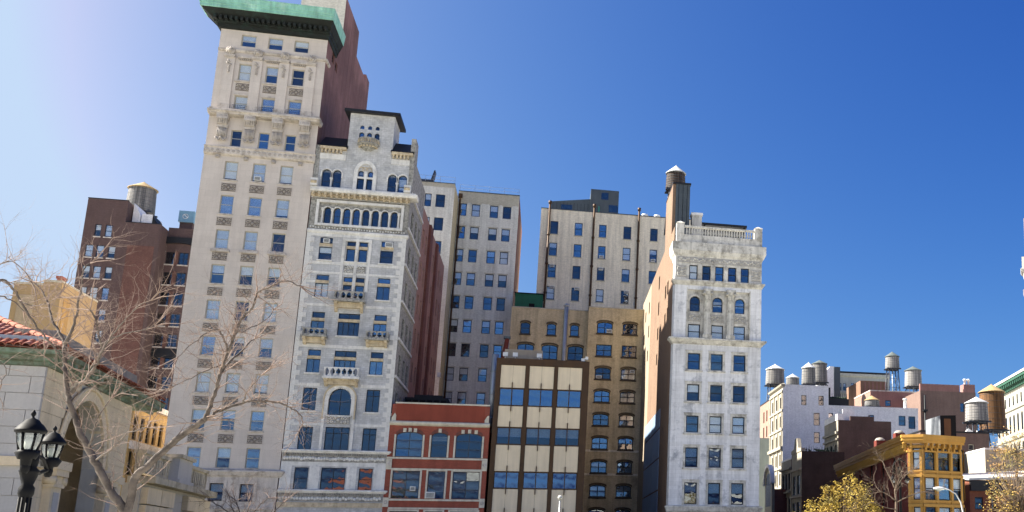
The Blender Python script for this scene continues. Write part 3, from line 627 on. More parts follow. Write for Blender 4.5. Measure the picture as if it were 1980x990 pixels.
# ------------------------------------------------------------------ red brick loft
def redloft():
    X0=-15.55; t=thing('red_brick_building','low red brick building with cream trim between carved facade and brown panelled block','building',(X0,YF,0)); W=9.55
    up=[(-14.84,-12.34),(-11.52,-9.96),(-9.18,-6.64)]
    ops=[(a-X0,c-X0,11.64,14.15,.42) for a,c in up]+[(a-X0-.04,c-X0+.02,7.55,10.26,0) for a,c in up]+[(a-X0-.04,c-X0+.02,3.4,6.3,0) for a,c in up]
    wall(t,'F',0,0,W,0,15.0,ops,redbrick,.3)
    steel=mat('grey_steel_sash',(.05,.052,.05),.1,2,0,rough=.5)
    for i,(a,c,z0,z1,r) in enumerate(ops): win(t,'F',0,a,c,z0,z1,r,nx=1 if i%3==1 else 2,nz=2 if i%3==1 else 3,fw=.06,fm=steel,rec=.2,glass=GLASS if i==0 else GLASS_D,blind=(None,.35,None,.9,.75,.75)[i] if i<6 else None,bm=blindc,tilt=.9)
    def surround(a,c,z0,z1,r,wd=.17):
        if r:
            for u0,u1 in ((a-wd,a),(c,c+wd)): bx(t,'window_jamb',creamtrim,'F',0,u0,u1,-.07,.02,z0,z1-r+.12)
        else:
            o=MB(); A=[(a,z0),(a,z1),(c,z1),(c,z0)]; B=[(a-wd,z0),(a-wd,z1+wd),(c+wd,z1+wd),(c+wd,z0)]
            for i in range(3): p=[A[i],A[i+1],B[i+1],B[i]]; o.add([(x,-.07,z) for x,z in p]+[(x,.02,z) for x,z in p],[[0,1,2,3],[0,4,5,1],[2,6,7,3],[1,5,6,2],[3,7,4,0]])
            o.build('window_surround',creamtrim,t)
    for o in ops: surround(*o)
    for k in range(3):
        a,c,z0,z1,r=ops[k]
        for f in ((.3,.5,.7) if k==0 else (.5,) if k==1 else (.25,.5,.75)):
            u=a+(c-a)*f; z=z1-r+r*math.sin(math.acos(1-2*f)); bx(t,'keystone',creamtrim,'F',0,u-.15,u+.15,-.11,0,z-.02,z+.36)
        o=MB(); n=16; P=arc(a,c,z1+.01,r,n); Q=arc(a-.02,c+.02,z1+.32,r+.02,n)
        for i in range(n): p=[P[i],P[i+1],Q[i+1],Q[i]]; o.add([(x,-.03,z) for x,z in p]+[(x,.0,z) for x,z in p],[[0,1,2,3],[0,4,5,1],[2,6,7,3]])
        o.build('brick_arch',darkred,t)
    cornice(t,'cornice',creamtrim,0,W,[(0,14.75),(.18,14.82),(.3,14.95),(.3,15.1),(.12,15.2),(0,15.22)],0,0)
    bx(t,'parapet',redplain,'F',0,.5,W-.55,-.02,.35,15.2,16.95); bx(t,'coping',creamtrim,'F',0,.38,W-.1,-.1,.45,16.95,17.1)
    for u,s in ((.1,1),(W-.55,-1)):
        p=bx(t,'parapet_pier',redbrick,'F',0,u,u+.45,.0,.4,15.2,16.9); o=MB(); o.T=lambda x,y,z:(x,z,y)
        o.T=None; o.prism([(u+.02,15.2),(u+.43,15.2),(u+.43,15.75),(u+.3 if s>0 else u+.43,16.0),(u+.25,15.9),(u+.02,15.5)],-.12,-.005); o.build('scroll_stop',creamtrim,p)
    for z0,z1 in ((11.42,11.6),(10.36,10.5),(7.32,7.5)): bx(t,'stone_course',creamtrim,'F',0,0,W,-.09,0,z0,z1)
    for z in (10.5,6.7):
        for u in (0.0,W-.52):
            p=bx(t,'corner_block',creamtrim,'F',0,u,u+.52,-.13,-.002,z,z+.9); o=MB(); o.lathe([(.05,0),(.12,.03),(.2,0)],(0,0,0),12); o.v=[(u+.26+x,-.13-zz,z+.45+y) for x,y,zz in o.v]; o.build('rosette',limetrim,p)
    bx(t,'stone_course',creamtrim,'F',0,0.53,W-.53,-.09,-.001,6.5,6.66)
    shell(t,0,W,38,15.15,redbrick,14.6); 
    ac_unit('small air conditioner low in left window of red brick building',(X0+2.65,YF+.1,8.3),0,.5,.42); ac_unit('air conditioner at sill of narrow middle window of red brick building',(X0+4.35,YF-.02,7.58),0,.85,.62)
    q=thing('rooftop_enclosure','low black enclosure on the roof of the red brick building','roof hut',(-13.2,YF+8,14.6)); o=MB(); o.box(-2.2,2.2,0,4,0,4.15); o.box(-1.3,1.6,.3,3.6,4.15,4.5); o.build('casing',slate,q); o=MB()
    for k in range(6): o.box(-2.1+k*.72,-1.55+k*.72,-.03,0,.4,3.9)
    o.build('louvre',black,q)
redloft()
# ------------------------------------------------------------------ brown framed modern block
def modern():
    X0=-5.75; t=thing('panelled_block','modern block of beige panels and blue window bands in brown metal frame','building',(X0,YF,0)); W=9.4
    cols=[(-5.27,-2.84),(-2.4,.06),(.48,2.93)]; cols=[(a-X0,c-X0) for a,c in cols]; bands=[(17.13,18.9),(13.13,14.85),(8.68,10.33),(4.4,6.1)]
    ops=[(a,c,z0,z1) for a,c in cols for z0,z1 in bands]; wall(t,'F',0,0,W,0,21.6,ops,bronze,.3)
    pz=[(18.98,21.32),(14.93,17.05),(10.41,13.05),(6.2,8.6),(2.2,4.3)]
    for i,(a,c) in enumerate(cols):
        for z0,z1 in pz: 
            m=(a+c)/2
            for q0,q1 in ((a,m-.008),(m+.008,c)): bx(t,'panel',panel,'F',0,q0,q1,-.05,0,z0,z1)
        for j,(z0,z1) in enumerate(bands):
            bl=(.97 if (i,j)==(9,0) else .55 if j==1 else None)
            win(t,'F',0,a,c,z0,z1,nx=2,nz=1,fw=.07,fm=bronze,blind=bl,rec=.06,glass=GLASS_D if j==1 else GLASS_B,tilt=.35)
            if (i,j)==(0,0): bx(t,'blind',blindw,'F',0,(a+c)/2+.05,c-.08,.16,.18,z0+.35,z1-.05)
            bx(t,'fin',bronze,'F',0,(a+c)/2-.045,(a+c)/2+.045,-.16,-.051,z0-.6,z1+.62)
    for u0,u1 in ((0,.46),(cols[0][1]+.04,cols[1][0]-.04),(cols[1][1]+.04,cols[2][0]-.04),(cols[2][1]+.05,W)): bx(t,'mullion',bronze,'F',0,u0,u1,-.14,-.001,0,21.6)
    bx(t,'top_fascia',bronze,'F',0,0,W,-.15,-.001,21.36,22.05)
    shell(t,0,W,38,22,bronze,21.6)
    p=bx(t,'plant_room',mat('tan_plant_room',(.34,.28,.21),.1,.6,.2),'F',0,.6,4.5,3,7,21.6,23.6)
    for u in (.75,1.75,4.2):
        l=thing('floodlight',{.75:'leftmost white floodlight on roof edge of panelled block',1.75:'middle white floodlight by rooftop plant room of panelled block',4.2:'right-hand white floodlight by rooftop plant room of panelled block'}[u],'floodlight',(X0+u,YF+1.5,21.6),0,'roof floodlights'); o=MB(); o.tube([(0,0,0),(0,0,1.0)],.04,6); o.build('stem',whitemetal,l); o=MB(); o.box(-.22,.22,-.15,.15,.95,1.3); o.box(-.25,.25,-.2,-.15,.92,1.34); o.build('head',whitemetal,l)
    l=thing('floodlight','pair of white camera floodlights at right roof corner of panelled block','floodlight',(X0+8.9,YF+.6,22.05),0,'roof floodlights'); o=MB(); o.tube([(0,0,0),(0,0,.5)],.05,6); o.box(-.35,-.02,-.3,.1,.1,.4); o.box(.05,.35,-.3,.1,.3,.6); o.build('head',whitemetal,l)
    # steel flue beside the block
    f=thing('flue_pipe','tall galvanised flue between red brick building and panelled block','flue',(X0-.35,YF+3.2,14.6)); o=MB(); o.tube([(0,0,0),(0,0,8.4)],.36,12); o.build('pipe',greymetal,f); o=MB()
    for z in (1.5,4,6.5): o.tube([(0,0,z),(0,0,z+.12)],.4,12)
    o.build('collar',greymetal,f)
    f=thing('rusty_duct','rust red slanting duct rising behind the galvanised flue','duct',(X0-.1,YF+5.0,14.6)); o=MB(); o.tube([(0.1,0,0),(.5,0,8),(.75,0,10.5)],[.3,.3,.22],8); o.build('pipe',mat('rust_red',(.16,.03,.018),.3,1.5,.3),f); o=MB(); o.box(.4,1.1,-.3,.3,10.5,10.75); o.build('cap',darkmetal,f)
modern()
# ------------------------------------------------------------------ water tanks
wood_grey=mat('grey_weathered_staves',(.19,.183,.176),.2,1.5,.3,planks=9.,bump=.2); wood_dark=mat('dark_weathered_staves',(.06,.042,.034),.3,1.5,.3,planks=9.,bump=.2); wood_brown=mat('brown_weathered_staves',(.14,.07,.028),.25,1.5,.3,planks=9.,bump=.2)
wood_pale=mat('pale_weathered_staves',(.25,.24,.23),.15,1.5,.3,planks=9.,bump=.2)
roof_white=mat('white_tank_roof',(.45,.46,.46),.1,1.,.15,rough=.6); roof_tan=mat('tan_tank_roof',(.34,.24,.115),.12,1.,.15,rough=.7); roof_dark=mat('dark_tank_roof',(.10,.12,.115),.15,1.,.15,rough=.6); steelb=mat('dark_blue_steel',(.03,.035,.05),.2,1.,.1,rough=.5)
def tank(label,px,ytop,ybar,ybot,half,Y,legs,wood,roof,ribs=False):
    # px centre, apex, top and bottom of barrel in the photograph, half width; stands at depth Y on a stand of the given height
    c=UP(px,ybot,Y); r=UP(px+half,ybot,Y).x-c.x; zt=UP(px,ybar,Y).z; za=UP(px,ytop,Y).z; zb=c.z; h=zt-zb
    t=thing('water_tank',label,'water tank',(c.x,Y,zb-legs),0,'rooftop water tanks'); L=legs
    b=MB(); b.lathe([(.001,L),(r*1.03,L),(r*1.0,L+h*.5),(r*.95,L+h),(.001,L+h)],n=28,smooth=False); bar=b.build('barrel',wood,t)
    b=MB(); n=7
    for k in range(n):
        z=L+h*(.06+.86*(k/(n-1))**1.25); q=r*(1.03-.08*(z-L)/h)
        b.lathe([(q+.004,z-.02),(q+.035,z-.02),(q+.035,z+.02),(q+.004,z+.02)],n=28)
    b.build('hoops',darkmetal,bar)
    b=MB(); e=r*1.07; cn=12 if ribs else 28; hc=max(.4,za-zt)+r*.8*(zt-HC)/math.hypot(c.x,Y); b.lathe([(.001,L+h-.08),(e,L+h-.08),(e,L+h+.02),(.06,L+h+hc*.92),(.05,L+h+hc),(.001,L+h+hc)],n=cn,smooth=False); b.build('conical_roof',roof,t)
    if L>.3:
        b=MB(); q=r*.8
        b.box(-r*1.05,r*1.05,-r*.75,-r*.6,L-.28,L-.02); b.box(-r*1.05,r*1.05,r*.6,r*.75,L-.28,L-.02)
        for k in range(6): x=-r*.9+k*r*.36; b.box(x-.07,x+.07,-r*.95,r*.95,L-.02,L-.001)
        b.build('platform',steelb,t); f=1.12
        for sx in (-1,1):
            for sy in (-1,1):
                b=MB(); b.tube([(sx*q*f,sy*q*f,0),(sx*q*.8,sy*q*.8,L-.28)],.11,6); b.build('leg',steelb,t)
        b=MB(); m=max(1,int(L/2.2))
        for k in range(m):
            z0=.15+(L-.5)*k/m; z1=.15+(L-.5)*(k+1)/m; a=q*(f-(f-.8)*z0/L); c2=q*(f-(f-.8)*z1/L)
            for s in (-1,1):
                for u,v in ((-1,1),(1,-1)):
                    b.tube([(u*a,s*a,z0),(v*c2,s*c2,z1)],.035,4); b.tube([(s*a,u*a,z0),(s*c2,v*c2,z1)],.035,4)
                b.tube([(-c2,s*c2,z1),(c2,s*c2,z1)],.05,4); b.tube([(s*c2,-c2,z1),(s*c2,c2,z1)],.05,4)
        b.build('bracing',steelb,t)
        b=MB(); b.tube([(0,0,0),(0,0,L)],.14,8); b.build('riser_pipe',greymetal,t)
    b=MB()
    for s in (-1,1): b.box(r*1.06*math.cos(-1.1)+s*.18-.02,r*1.06*math.cos(-1.1)+s*.18+.02,-r*1.06*math.sin(1.1)-.1,-r*1.06*math.sin(1.1)-.05,L*.6,L+h)
    for k in range(int(h/.4)): b.box(r*1.06*math.cos(-1.1)-.18,r*1.06*math.cos(-1.1)+.18,-r*1.06*math.sin(1.1)-.09,-r*1.06*math.sin(1.1)-.06,L+.2+k*.4,L+.24+k*.4)
    b.build('ladder',steelb,t)
    return t
# ------------------------------------------------------------------ white marble building
def white():
    X0=12.4; W=9.7; t=thing('marble_building','weathered white marble building with balustraded roof and brick flank','building',(X0,YF,0))
    x=lambda a,c:(a-X0,c-X0); ops=[]; wl=[]
    def add(a,c,z0,z1,rise=0,**k): a,c=x(a,c); ops.append((a,c,z0,z1,rise)); wl.append((a,c,z0,z1,rise,k))
    rows=[(21.73,23.55),(18.31,20.13),(14.9,16.72),(11.2,13.3),(7.31,9.6),(3.2,5.7)]
    bl=[[None]*3,[.5,None,None],[None,.95,.95],[.7,.95,.95],[.45,.5,.48],[None]*3]
    for i,(z0,z1) in enumerate(rows):
        for j,(a,c) in enumerate([(14.03,15.38),(16.55,17.88),(19.05,20.4)]): add(a,c,z0,z1,blind=bl[i][j],glass=GLASS if i<3 else GLASS_D,fw=.1,tilt=1.5)
    for a,c in ((14.01,15.35),(16.58,17.89),(19.06,20.35)): add(a,c,25.2,26.85,blind=.95,fw=.09,tilt=1.2)
    for a,c in ((14.13,15.25),(16.65,17.78),(19.16,20.26)): add(a,c,28.28,30.0,.52,fw=.09,blind=.6 if a>15 else None,bm=blindc)
    for k in range(5): add(13.94+k*1.445,14.86+k*1.445,31.78,33.48,fw=.09,tilt=1.5,blind=.9 if k==0 else None)
    lo=[o for o in ops if o[3]<24]; wall(t,'F',0,0,W,0,24.6,lo,marble,.3)
    bay=[o for o in ops if 25<o[2]<31]; wall(t,'F',.0,0,1.45,24.6,31.2,[],marble); wall(t,'F',.0,8.35,W,24.6,31.2,[],marble); wall(t,'F',.32,1.45,8.35,24.6,30.7,bay,marbletrim,.25,'bay_wall')
    bx(t,'bay_lintel',marble,'F',0,1.45,8.35,0,.4,30.7,31.2)
    for u in (1.45,8.35): bx(t,'bay_jamb',marbletrim,'F',0,u-.12 if u<5 else u,u if u<5 else u+.12,-.03,.4,24.9,30.9)
    wall(t,'F',0,0,W,31.2,34.8,[o for o in ops if o[2]>31.5],marbletrim,.3,'frieze_wall')
    for a,c,z0,z1,r,k in wl: win(t,'F',.32 if 25<z0<31 else 0,a,c,z0,z1,r,rec=.15 if z0>24 else .2,**k)
    for a,c,z0,z1,r in lo:
        b=MB(); e=.22
        b.box(a-e,a,-.05,0,z0-.05,z1+e); b.box(c,c+e,-.05,0,z0-.05,z1+e); b.box(a,c,-.05,0,z1,z1+e); b.box(a-e-.05,c+e+.05,-.09,0,z1+e,z1+e+.1); b.build('window_surround',marbletrim,t); bx(t,'sill',marbletrim,'F',0,a-.3,c+.3,-.16,0,z0-.22,z0-.051)
    cb=MB(); cb.box(-.5,.5,-.45,.3,0,.35); cb.lathe([(.45,.35),(.48,.5),(.38,.6),(.38,.62),(.40,2.5),(.34,4.85),(.42,4.95),(.40,5.1),(.5,5.25)],(0,-.05,0),16); cb.box(-.52,.52,-.5,.3,5.25,5.55)
    for s in (-1,1): cb.tube([(s*.42,-.5,5.08),(s*.42,.2,5.08)],.16,8)
    cm=cb.mesh(marbletrim)
    for u in (16.06,18.6): link('column',cm,t,(u-X0,0,25.2))
    for a,c in ((14.13,15.25),(16.65,17.78),(19.16,20.26)):
        a-=X0;c-=X0; o=MB(); A=arc(a,c,30.0,.52,10); B=arc(a-.22,c+.22,30.22,.74,10)
        for i in range(10): p=[A[i],A[i+1],B[i+1],B[i]]; o.add([(q,.22,z) for q,z in p]+[(q,.34,z) for q,z in p],[[0,1,2,3],[0,4,5,1],[2,6,7,3]])
        o.build('arch_moulding',marbletrim,t); link('carved_panel',relief_mesh(1.4,.85,int(a*10),[marbletrim,marblecarve],.08),t,((a+c)/2,.30,27.15))
    for k in range(4): bx(t,'frieze_pilaster',marbletrim,'F',0,14.92+k*1.445-X0,15.32+k*1.445-X0,-.1,0,31.8,33.6)
    for u in (12.55,20.9): link('carved_panel',relief_mesh(1.0,1.4,int(u),[marbletrim,marblecarve],.08),t,(u+.55-X0,-.01,32.0))
    cornice(t,'bay_cornice',marbletrim,0,W,[(0,31.15),(.12,31.25),(.28,31.5),(.34,31.55),(.34,31.72),(0,31.8)],.7,.7)
    cornice(t,'belt_cornice',marbletrim,0,W,[(0,24.5),(.15,24.6),(.45,24.95),(.55,24.98),(.55,25.15),(0,25.22)],.9,.7)
    cornice(t,'main_cornice',marbletrim,0,W,[(0,34.2),(.1,34.5),(.25,34.7),(.38,35.0),(.42,35.05),(.42,36.0),(0,36.1)],2.6,2.)
    bx(t,'carved_frieze',marblecarve,'F',0,.2,W-.2,-.06,0,33.72,34.45); q=MB(); rr=random.Random(2)
    for k in range(42): q.ball((.4+k*.215,-.07,34.08+.12*math.sin(k*1.7)),.13,4,(1,.5,1))
    q.build('frieze_carving',marbletrim,t)['kind']='stuff'
    bx(t,'balustrade_plinth',marbletrim,'F',0,0,W,-.08,.4,36.1,36.95)
    bb=MB(); bb.lathe([(.09,0),(.06,.06),(.12,.3),(.12,.4),(.06,.75),(.06,.8),(.1,.88)],(0,0,0),8); bm=bb.mesh(marbletrim)
    for k in range(26): link('baluster',bm,t,(1.15+k*.3,.15,36.95))
    bx(t,'balustrade_rail',marbletrim,'F',0,.9,W-.8,-.02,.32,37.83,38.02)
    for u in (0.,W-.85):
        p=bx(t,'balustrade_post',marbletrim,'F',0,u,u+.85,-.1,.6,36.95,38.25); q=MB(); q.add([(u-.06,-.16,38.25),(u+.91,-.16,38.25),(u+.91,.66,38.25),(u-.06,.66,38.25),(u+.42,.25,38.55)],[[0,1,4],[1,2,4],[2,3,4],[3,0,4],[3,2,1,0]]); q.build('cap',marbletrim,p)
    cornice(t,'base_cornice',marbletrim,0,W,[(0,6.5),(.2,6.6),(.3,6.9),(.35,7.0),(.35,7.12),(0,7.2)],.3,.5)
    # flank
    fl=[]
    for px,py,h in ((1276.5,532,24),(1293,541,24),(1288.5,550,24),(1275,582,24),(1292,592,24),(1287,605,22),(1257,582,21),(1250,602,18),(1273,632,22),(1255.5,628,21),(1244,616,18),(1247,646,19),(1253,676,20),(1271,683,20),(1243,660,18)):
        p=UX(px,py,X0); q=UX(px,py+h,X0); y=p.y-YF
        if y>2: fl.append((-y-1.3,-y,q.z,p.z))
    bx(t,'flank_return',marble,'L',.0,-1.9,-.01,-.012,.25,0,36.0); wall(t,'L',0,-28,-1.9,0,38.4,[f for f in fl if f[0]>-28 and f[1]<-1.9],tanbrick,.3,'flank_wall'); wall(t,'L',0,-40.5,-28,0,38.4,[f for f in fl if f[1]<-28],mat('pale_limewashed_brick',(.30,.245,.175),.12,.4,.3,(.22,.075,(.28,.23,.17),.01)),.3,'flank_wall')
    for f in fl:
        if not(f[0]<-28<f[1]): win(t,'L',0,*f,glass=GLASS_D,fw=.06)
    ys=[(-17.6,-11.0),(-29.8,-17.8)]; zs=[(0.3,5.6),(5.8,9.3),(9.5,13.0),(13.2,16.5),(16.7,18.9)]
    for a,c in ys:
        for z0,z1 in zs: bx(t,'metal_sheet',bluesheet,'L',0,a,c,-.06,-.002,z0,z1)
    bx(t,'brick_shaft',tanbrick,'F',0,.0,.35,5,12,38.4,44.6); bx(t,'shaft_face',darkmetal,'F',0,.36,2.0,4.9,11.8,37.5,44.6); bx(t,'shaft_cap',slate,'F',0,-.03,2.1,4.8,12.1,44.6,44.8)
    for k in range(3): bx(t,'shaft_seam',black,'F',0,.36+.5*k+.3,.36+.5*k+.33,4.86,4.9,37.5,44.6)
    bx(t,'wall',tanbrick,'F',0,W-.3,W-.001,.02,40.5,0,36.); bx(t,'wall',tanbrick,'F',0,.3,W-.3,40.2,40.5,0,38.3); bx(t,'roof',tar,'F',0,.3,W-.3,.5,40.2,36.0,36.3)
    p=bx(t,'rooftop_chimney',marbletrim,'F',0,2.7,3.9,8,9.2,36.3,42.0); bx(p,'chimney_cap',whitepaint,'F',0,2.6,4.0,7.9,9.3,42.0,42.3)
    bx(t,'pergola_roof',slate,'F',0,4.0,9.6,9,14,41.2,41.5)
    for u in (4.3,9.2): bx(t,'pergola_post',slate,'F',0,u,u+.2,9.2,9.4,36.3,41.2)
    tank('dark wooden water tank on tall stand above the balustraded marble building',1306,324.5,336,368,18.5,135,6.2,wood_dark,roof_white)
white()
# ------------------------------------------------------------------ buildings round the yard behind
def railing(parent,x0,x1,y,z,h=1.0,m=None,step=2.):
    b=MB(); n=max(2,int((x1-x0)/step))
    for k in range(n+1): u=x0+(x1-x0)*k/n; b.box(u-.02,u+.02,y-.02,y+.02,z,z+h)
    b.box(x0,x1,y-.015,y+.015,z+h-.03,z+h); b.box(x0,x1,y-.015,y+.015,z+h*.5,z+h*.5+.03); b.build('railing',m or greymetal,parent)
def yard():
    X0=-24.; t=thing('grey_apartment_block','tall grey painted brick apartment block behind the red brick flank','building',(X0,150,0))
    x=lambda v:v-X0; rows=[53.8-3.58*k for k in range(11)]
    cols=[(-15.2,-14.0),(-13.27,-12.07),(-10.65,-9.45),(-8.77,-7.56)]
    ops=[(x(a),x(c),z-1.95,z) for z in rows for a,c in cols]; wall(t,'F',6,x(-15.28),x(-6.48),0,53.95,ops,greybrick,.25)
    wall(t,'F',6,x(-15.28),x(-6.48),53.95,55.65,[],greyband,name='parapet_wall'); bx(t,'coping',darkmetal,'F',0,x(-15.3),x(-6.44),5.94,6.3,55.65,55.78)
    L=[]
    for c0,c1 in ((821.5,834.6),(843,861)):
        a=UP(c0,380,150).x; c=UP(c1,380,150).x; L+=[(x(a),x(c),z-1.95,z) for z in [52.9-3.5*k for k in range(8)]]
    wall(t,'F',0,0,x(-15.3),0,54.0,L,greybrick,.25); wall(t,'F',0,0,x(-15.3),54.0,54.6,[],greyband,name='parapet_wall'); bx(t,'coping',darkmetal,'F',0,-.03,x(-15.28),-.05,.3,54.6,54.7)
    bx(t,'wall',sidecream,'F',0,x(-15.6),x(-15.301),.01,5.99,0,54.58); bx(t,'wall',darkred,'F',0,x(-6.78),x(-6.481),6.02,24,0,55.6); bx(t,'wall',greybrick,'F',0,0,x(-6.8),23.8,24,0,54.5); bx(t,'roof',tar,'F',0,.1,x(-6.8),6.3,23.8,53.8,54.0); bx(t,'roof',tar,'F',0,.1,x(-15.6),.3,6.3,53.5,53.8); bx(t,'wall',greybrick,'F',0,.001,.3,.01,24,0,54)
    rr=random.Random(4)
    for i,o in enumerate(ops):
        z=i//4; b=rr.choice([.5,.5,.95,None,.45]) if z not in (4,6) else None
        if z==5: b=.5
        win(t,'F',6,*o,fw=.1,fm=bluepaint,blind=b,rec=.14,tilt=.8)
        bx(t,'lintel',greyband,'F',6,o[0]-.15,o[1]+.15,-.02,0,o[3]+.01,o[3]+.16)
    for o in L: win(t,'F',0,*o,fw=.1,fm=bluepaint,blind=rr.choice([.5,None,None]),rec=.14)
    b=MB(); b.tube([(x(-15.0),5.8,20),(x(-15.0),5.8,55.2)],.13,8); b.box(x(-15.3),x(-14.7),5.6,6,54.6,55.2); b.build('drainpipe',bronze,t)
    railing(t,x(-15.2),x(-6.6),6.4,55.78,1.1); railing(t,.5,x(-15.4),.5,54.7,1.1)
    h=thing('roof_hatch','small dark stair hatch with raised lid on the grey apartment roof','roof hatch',(UP(826,352,152).x,152,53.8)); b=MB(); b.box(-.9,.8,0,1.6,0,1.9); b.build('box',steelb,h); b=MB(); b.prism([(.45,1.9),(.75,1.9),(1.0,3.4),(.85,3.4)],0,1.5); b.build('lid',steelb,h)
    ac=UP(841,712,YF+37.5); ac_unit('air conditioner sticking out of the rear end of the red brick flank',(-15.0,YF+36.2,UX(841,716,-15).z),math.pi/2,.8,.6)
    # cream hotel
    X1=-3.45; t=thing('cream_brick_building','large cream brick building with three dark drainpipes and metal penthouse','building',(X1,170,0)); x=lambda v:v-X1
    cols=[(-1.85,-.57),(2.14,3.41),(6.12,7.36),(10.2,11.5),(14.7,15.96)]; ops=[(x(a),x(c),56.6-3.75*k-2.25,56.6-3.75*k) for k in range(6) for a,c in cols]
    wall(t,'F',0,0,26,0,58.65,ops,hotelbrick,.25); shell(t,0,26,18,58.6,hotelbrick,58.0); bx(t,'coping',darkmetal,'F',0,-.03,26,-.06,.3,58.65,58.8)
    acs={(1,2):.0,(1,4):.0,(2,0):1.7,(2,2):1.7,(3,0):1.75,(3,1):1.75,(3,3):1.7}; nm=['first','second','third','fourth','fifth']; rn=['top','second','third','fourth']
    for i,o in enumerate(ops):
        k,j=divmod(i,5); win(t,'F',0,*o,fw=.1,fm=bluepaint,blind=(.9 if (k,j) in ((1,3),(3,0),(3,2)) else .35 if (k+j)%4==1 else None),rec=.14,tilt=.8)
        bx(t,'sill',greyband,'F',0,o[0]-.12,o[1]+.12,-.1,0,o[2]-.15,o[2]-.01)
        if (k,j) in acs: ac_unit(f'air conditioner in {rn[k]} row, {nm[j]} window from the left of the cream brick building',(X1+(o[0]+o[1])/2+(.2 if k>2 else 0),170.05,o[2]+.1+acs[(k,j)]),0,.75,.45)
    st=mat('soot_streaks',(.30,.27,.22),.2,.6,.3,(.22,.075,(.28,.25,.2),.01))
    for px,py in ((1063.9,393),(1149,413),(1236,407)):
        u=x(UP(px,py,170).x); b=MB(); b.tube([(u,-.22,30),(u,-.22,59.6)],.17,8); 
        for z in range(34,59,5): b.tube([(u,-.22,z),(u,-.22,z+.3)],.25,8)
        b.tube([(u,-.22,59.5),(u,-.22,60)],.28,8); b.build('drainpipe',bronze,t)
    P=lambda px,py,Y=173:UP(px,py,Y)
    a=P(1065,410);c=P(1141.7,388);e=P(1196.8,370)
    h=thing('metal_penthouse','dark grey seamed metal penthouse with stepped roof on the cream brick building','penthouse',(a.x,173,58.0)); b=MB(); zt=P(1141.7,385).z-58; zl=P(1065,389).z-58; b.prism([(0,0),(c.x-a.x,0),(c.x-a.x,zt),(0,zl)],0,5); b.build('wing',darkmetal,h); b=MB(); z2=P(1170,369).z-58; b.box(c.x-a.x+.003,e.x-a.x,-.4,5,0,z2); b.build('block',darkmetal,h)
    for px0,px1,py0,py1,d in ((1163,1176,374,388,-.42),(1177,1194,398,413,-.42),(1085,1106,395,408,-.02)):
        q0=P(px0,py0);q1=P(px1,py1); b=MB(); b.box(q0.x-a.x,q1.x-a.x,d-.02,d,q1.z-58,q0.z-58); b.build('window',GLASS_D,h)
    b=MB()
    for k in range(11): b.box(.3+k*.58,.34+k*.58,-.03,-.001,.2,zl)
    b.build('seams',black,h)
    b=MB(); q=P(1158,400); b.box(q.x-a.x-.1,q.x-a.x+.1,-.7,-.5,0,2.6); b.build('green_post',mat('verdigris_post',(.03,.2,.16)),h)
    q0=P(1198,415);q1=P(1290,412); h=thing('roof_plant','low dark rooftop plant with white vents beside the metal penthouse','roof plant',(q0.x,174,58.0)); b=MB(); b.box(0,q1.x-q0.x+2,0,3,0,1.5); b.build('casing',steelb,h); b=MB(); b.tube([(4,-.3,1.2),(q1.x-q0.x,-.3,1.0)],.25,8); b.build('duct',whitemetal,h)
    for k,px in enumerate((1249,1273)):
        u=P(px,405).x-q0.x; b=MB(); b.lathe([(.3,1.5),(.3,2.2),(.55,2.2),(.55,2.6),(.1,2.75)],(u,.8,0),10); b.build('vent',whitemetal,h)
    # yellow brick rear
    X2=-6.3; t=thing('yellow_brick_building','stained yellow brick rear building with arched windows in the shaded yard','building',(X2,148.6,0)); x=lambda v:v-X2
    A=[(x(a),x(c),33.0,34.72,.3) for a,c in ((-4.93,-3.58),(-1.27,.03),(2.0,3.25))]+[(x(a),x(c),29.45,31.6,.35) for a,c in ((-5.2,-2.9),(-1.85,.4),(1.8,4.0))]+[(x(a),x(c),26.1,28.2,.35) for a,c in ((-5.2,-2.9),(-1.85,.4),(1.8,4.0))]
    B=[(x(a),x(c),35.05-3.335*k-1.7,35.05-3.335*k,.0 if k==1 else .32) for k in range(9) for a,c in ((5.73,7.96),(9.38,11.5))]
    wall(t,'F',1.4,0,x(4.45),0,36.8,A,yellowbrick,.28); wall(t,'F',0,x(4.45),x(12.38),0,37.1,B,yellowbrick,.28)
    for i,o in enumerate(A): win(t,'F',1.4,*o[:4],o[4],nx=1 if i<3 else 2,fw=.12,fm=blackpaint,rec=.14)
    for i,o in enumerate(B):
        win(t,'F',0,*o[:4],o[4],nx=2,fw=.13,fm=blackpaint,rec=.14,tilt=1.,blind=(.9 if i in (5,7,9) else .5 if i in (12,14) else None),bm=blindc if i%2 else blindw)
    for o,off in [(o,1.4) for o in A]+[(o,0) for o in B]:
        bx(t,'sill',mat('dark_stained_sill',(.07,.055,.04)),'F',off,o[0]-.12,o[1]+.12,-.12,0,o[2]-.2,o[2]-.01)
        if o[4]:
            b=MB(); P_=arc(o[0]-.05,o[1]+.05,o[3]+.02,o[4],8); Q_=arc(o[0]-.12,o[1]+.12,o[3]+.3,o[4]+.05,8)
            for i in range(8): p=[P_[i],P_[i+1],Q_[i+1],Q_[i]]; b.add([(u,off-.05,z) for u,z in p]+[(u,off,z) for u,z in p],[[0,1,2,3],[0,4,5,1],[2,6,7,3]])
            b.build('brick_arch',mat('dark_arch_brick',(.10,.075,.045),.2,2.),t)
    for z in (16.6,13.3): bx(t,'stone_course',hotelbrick,'F',0,x(4.45)+.01,x(12.3),-.06,0,z-.3,z)
    bx(t,'wall',yellowbrick,'F',0,x(4.45),x(4.75),.01,1.39,0,37.0); bx(t,'coping',greyband,'F',0,-.02,x(4.44),1.32,1.75,36.8,36.95); bx(t,'coping',greyband,'F',0,x(4.45),x(12.38),-.08,.35,37.1,37.25)
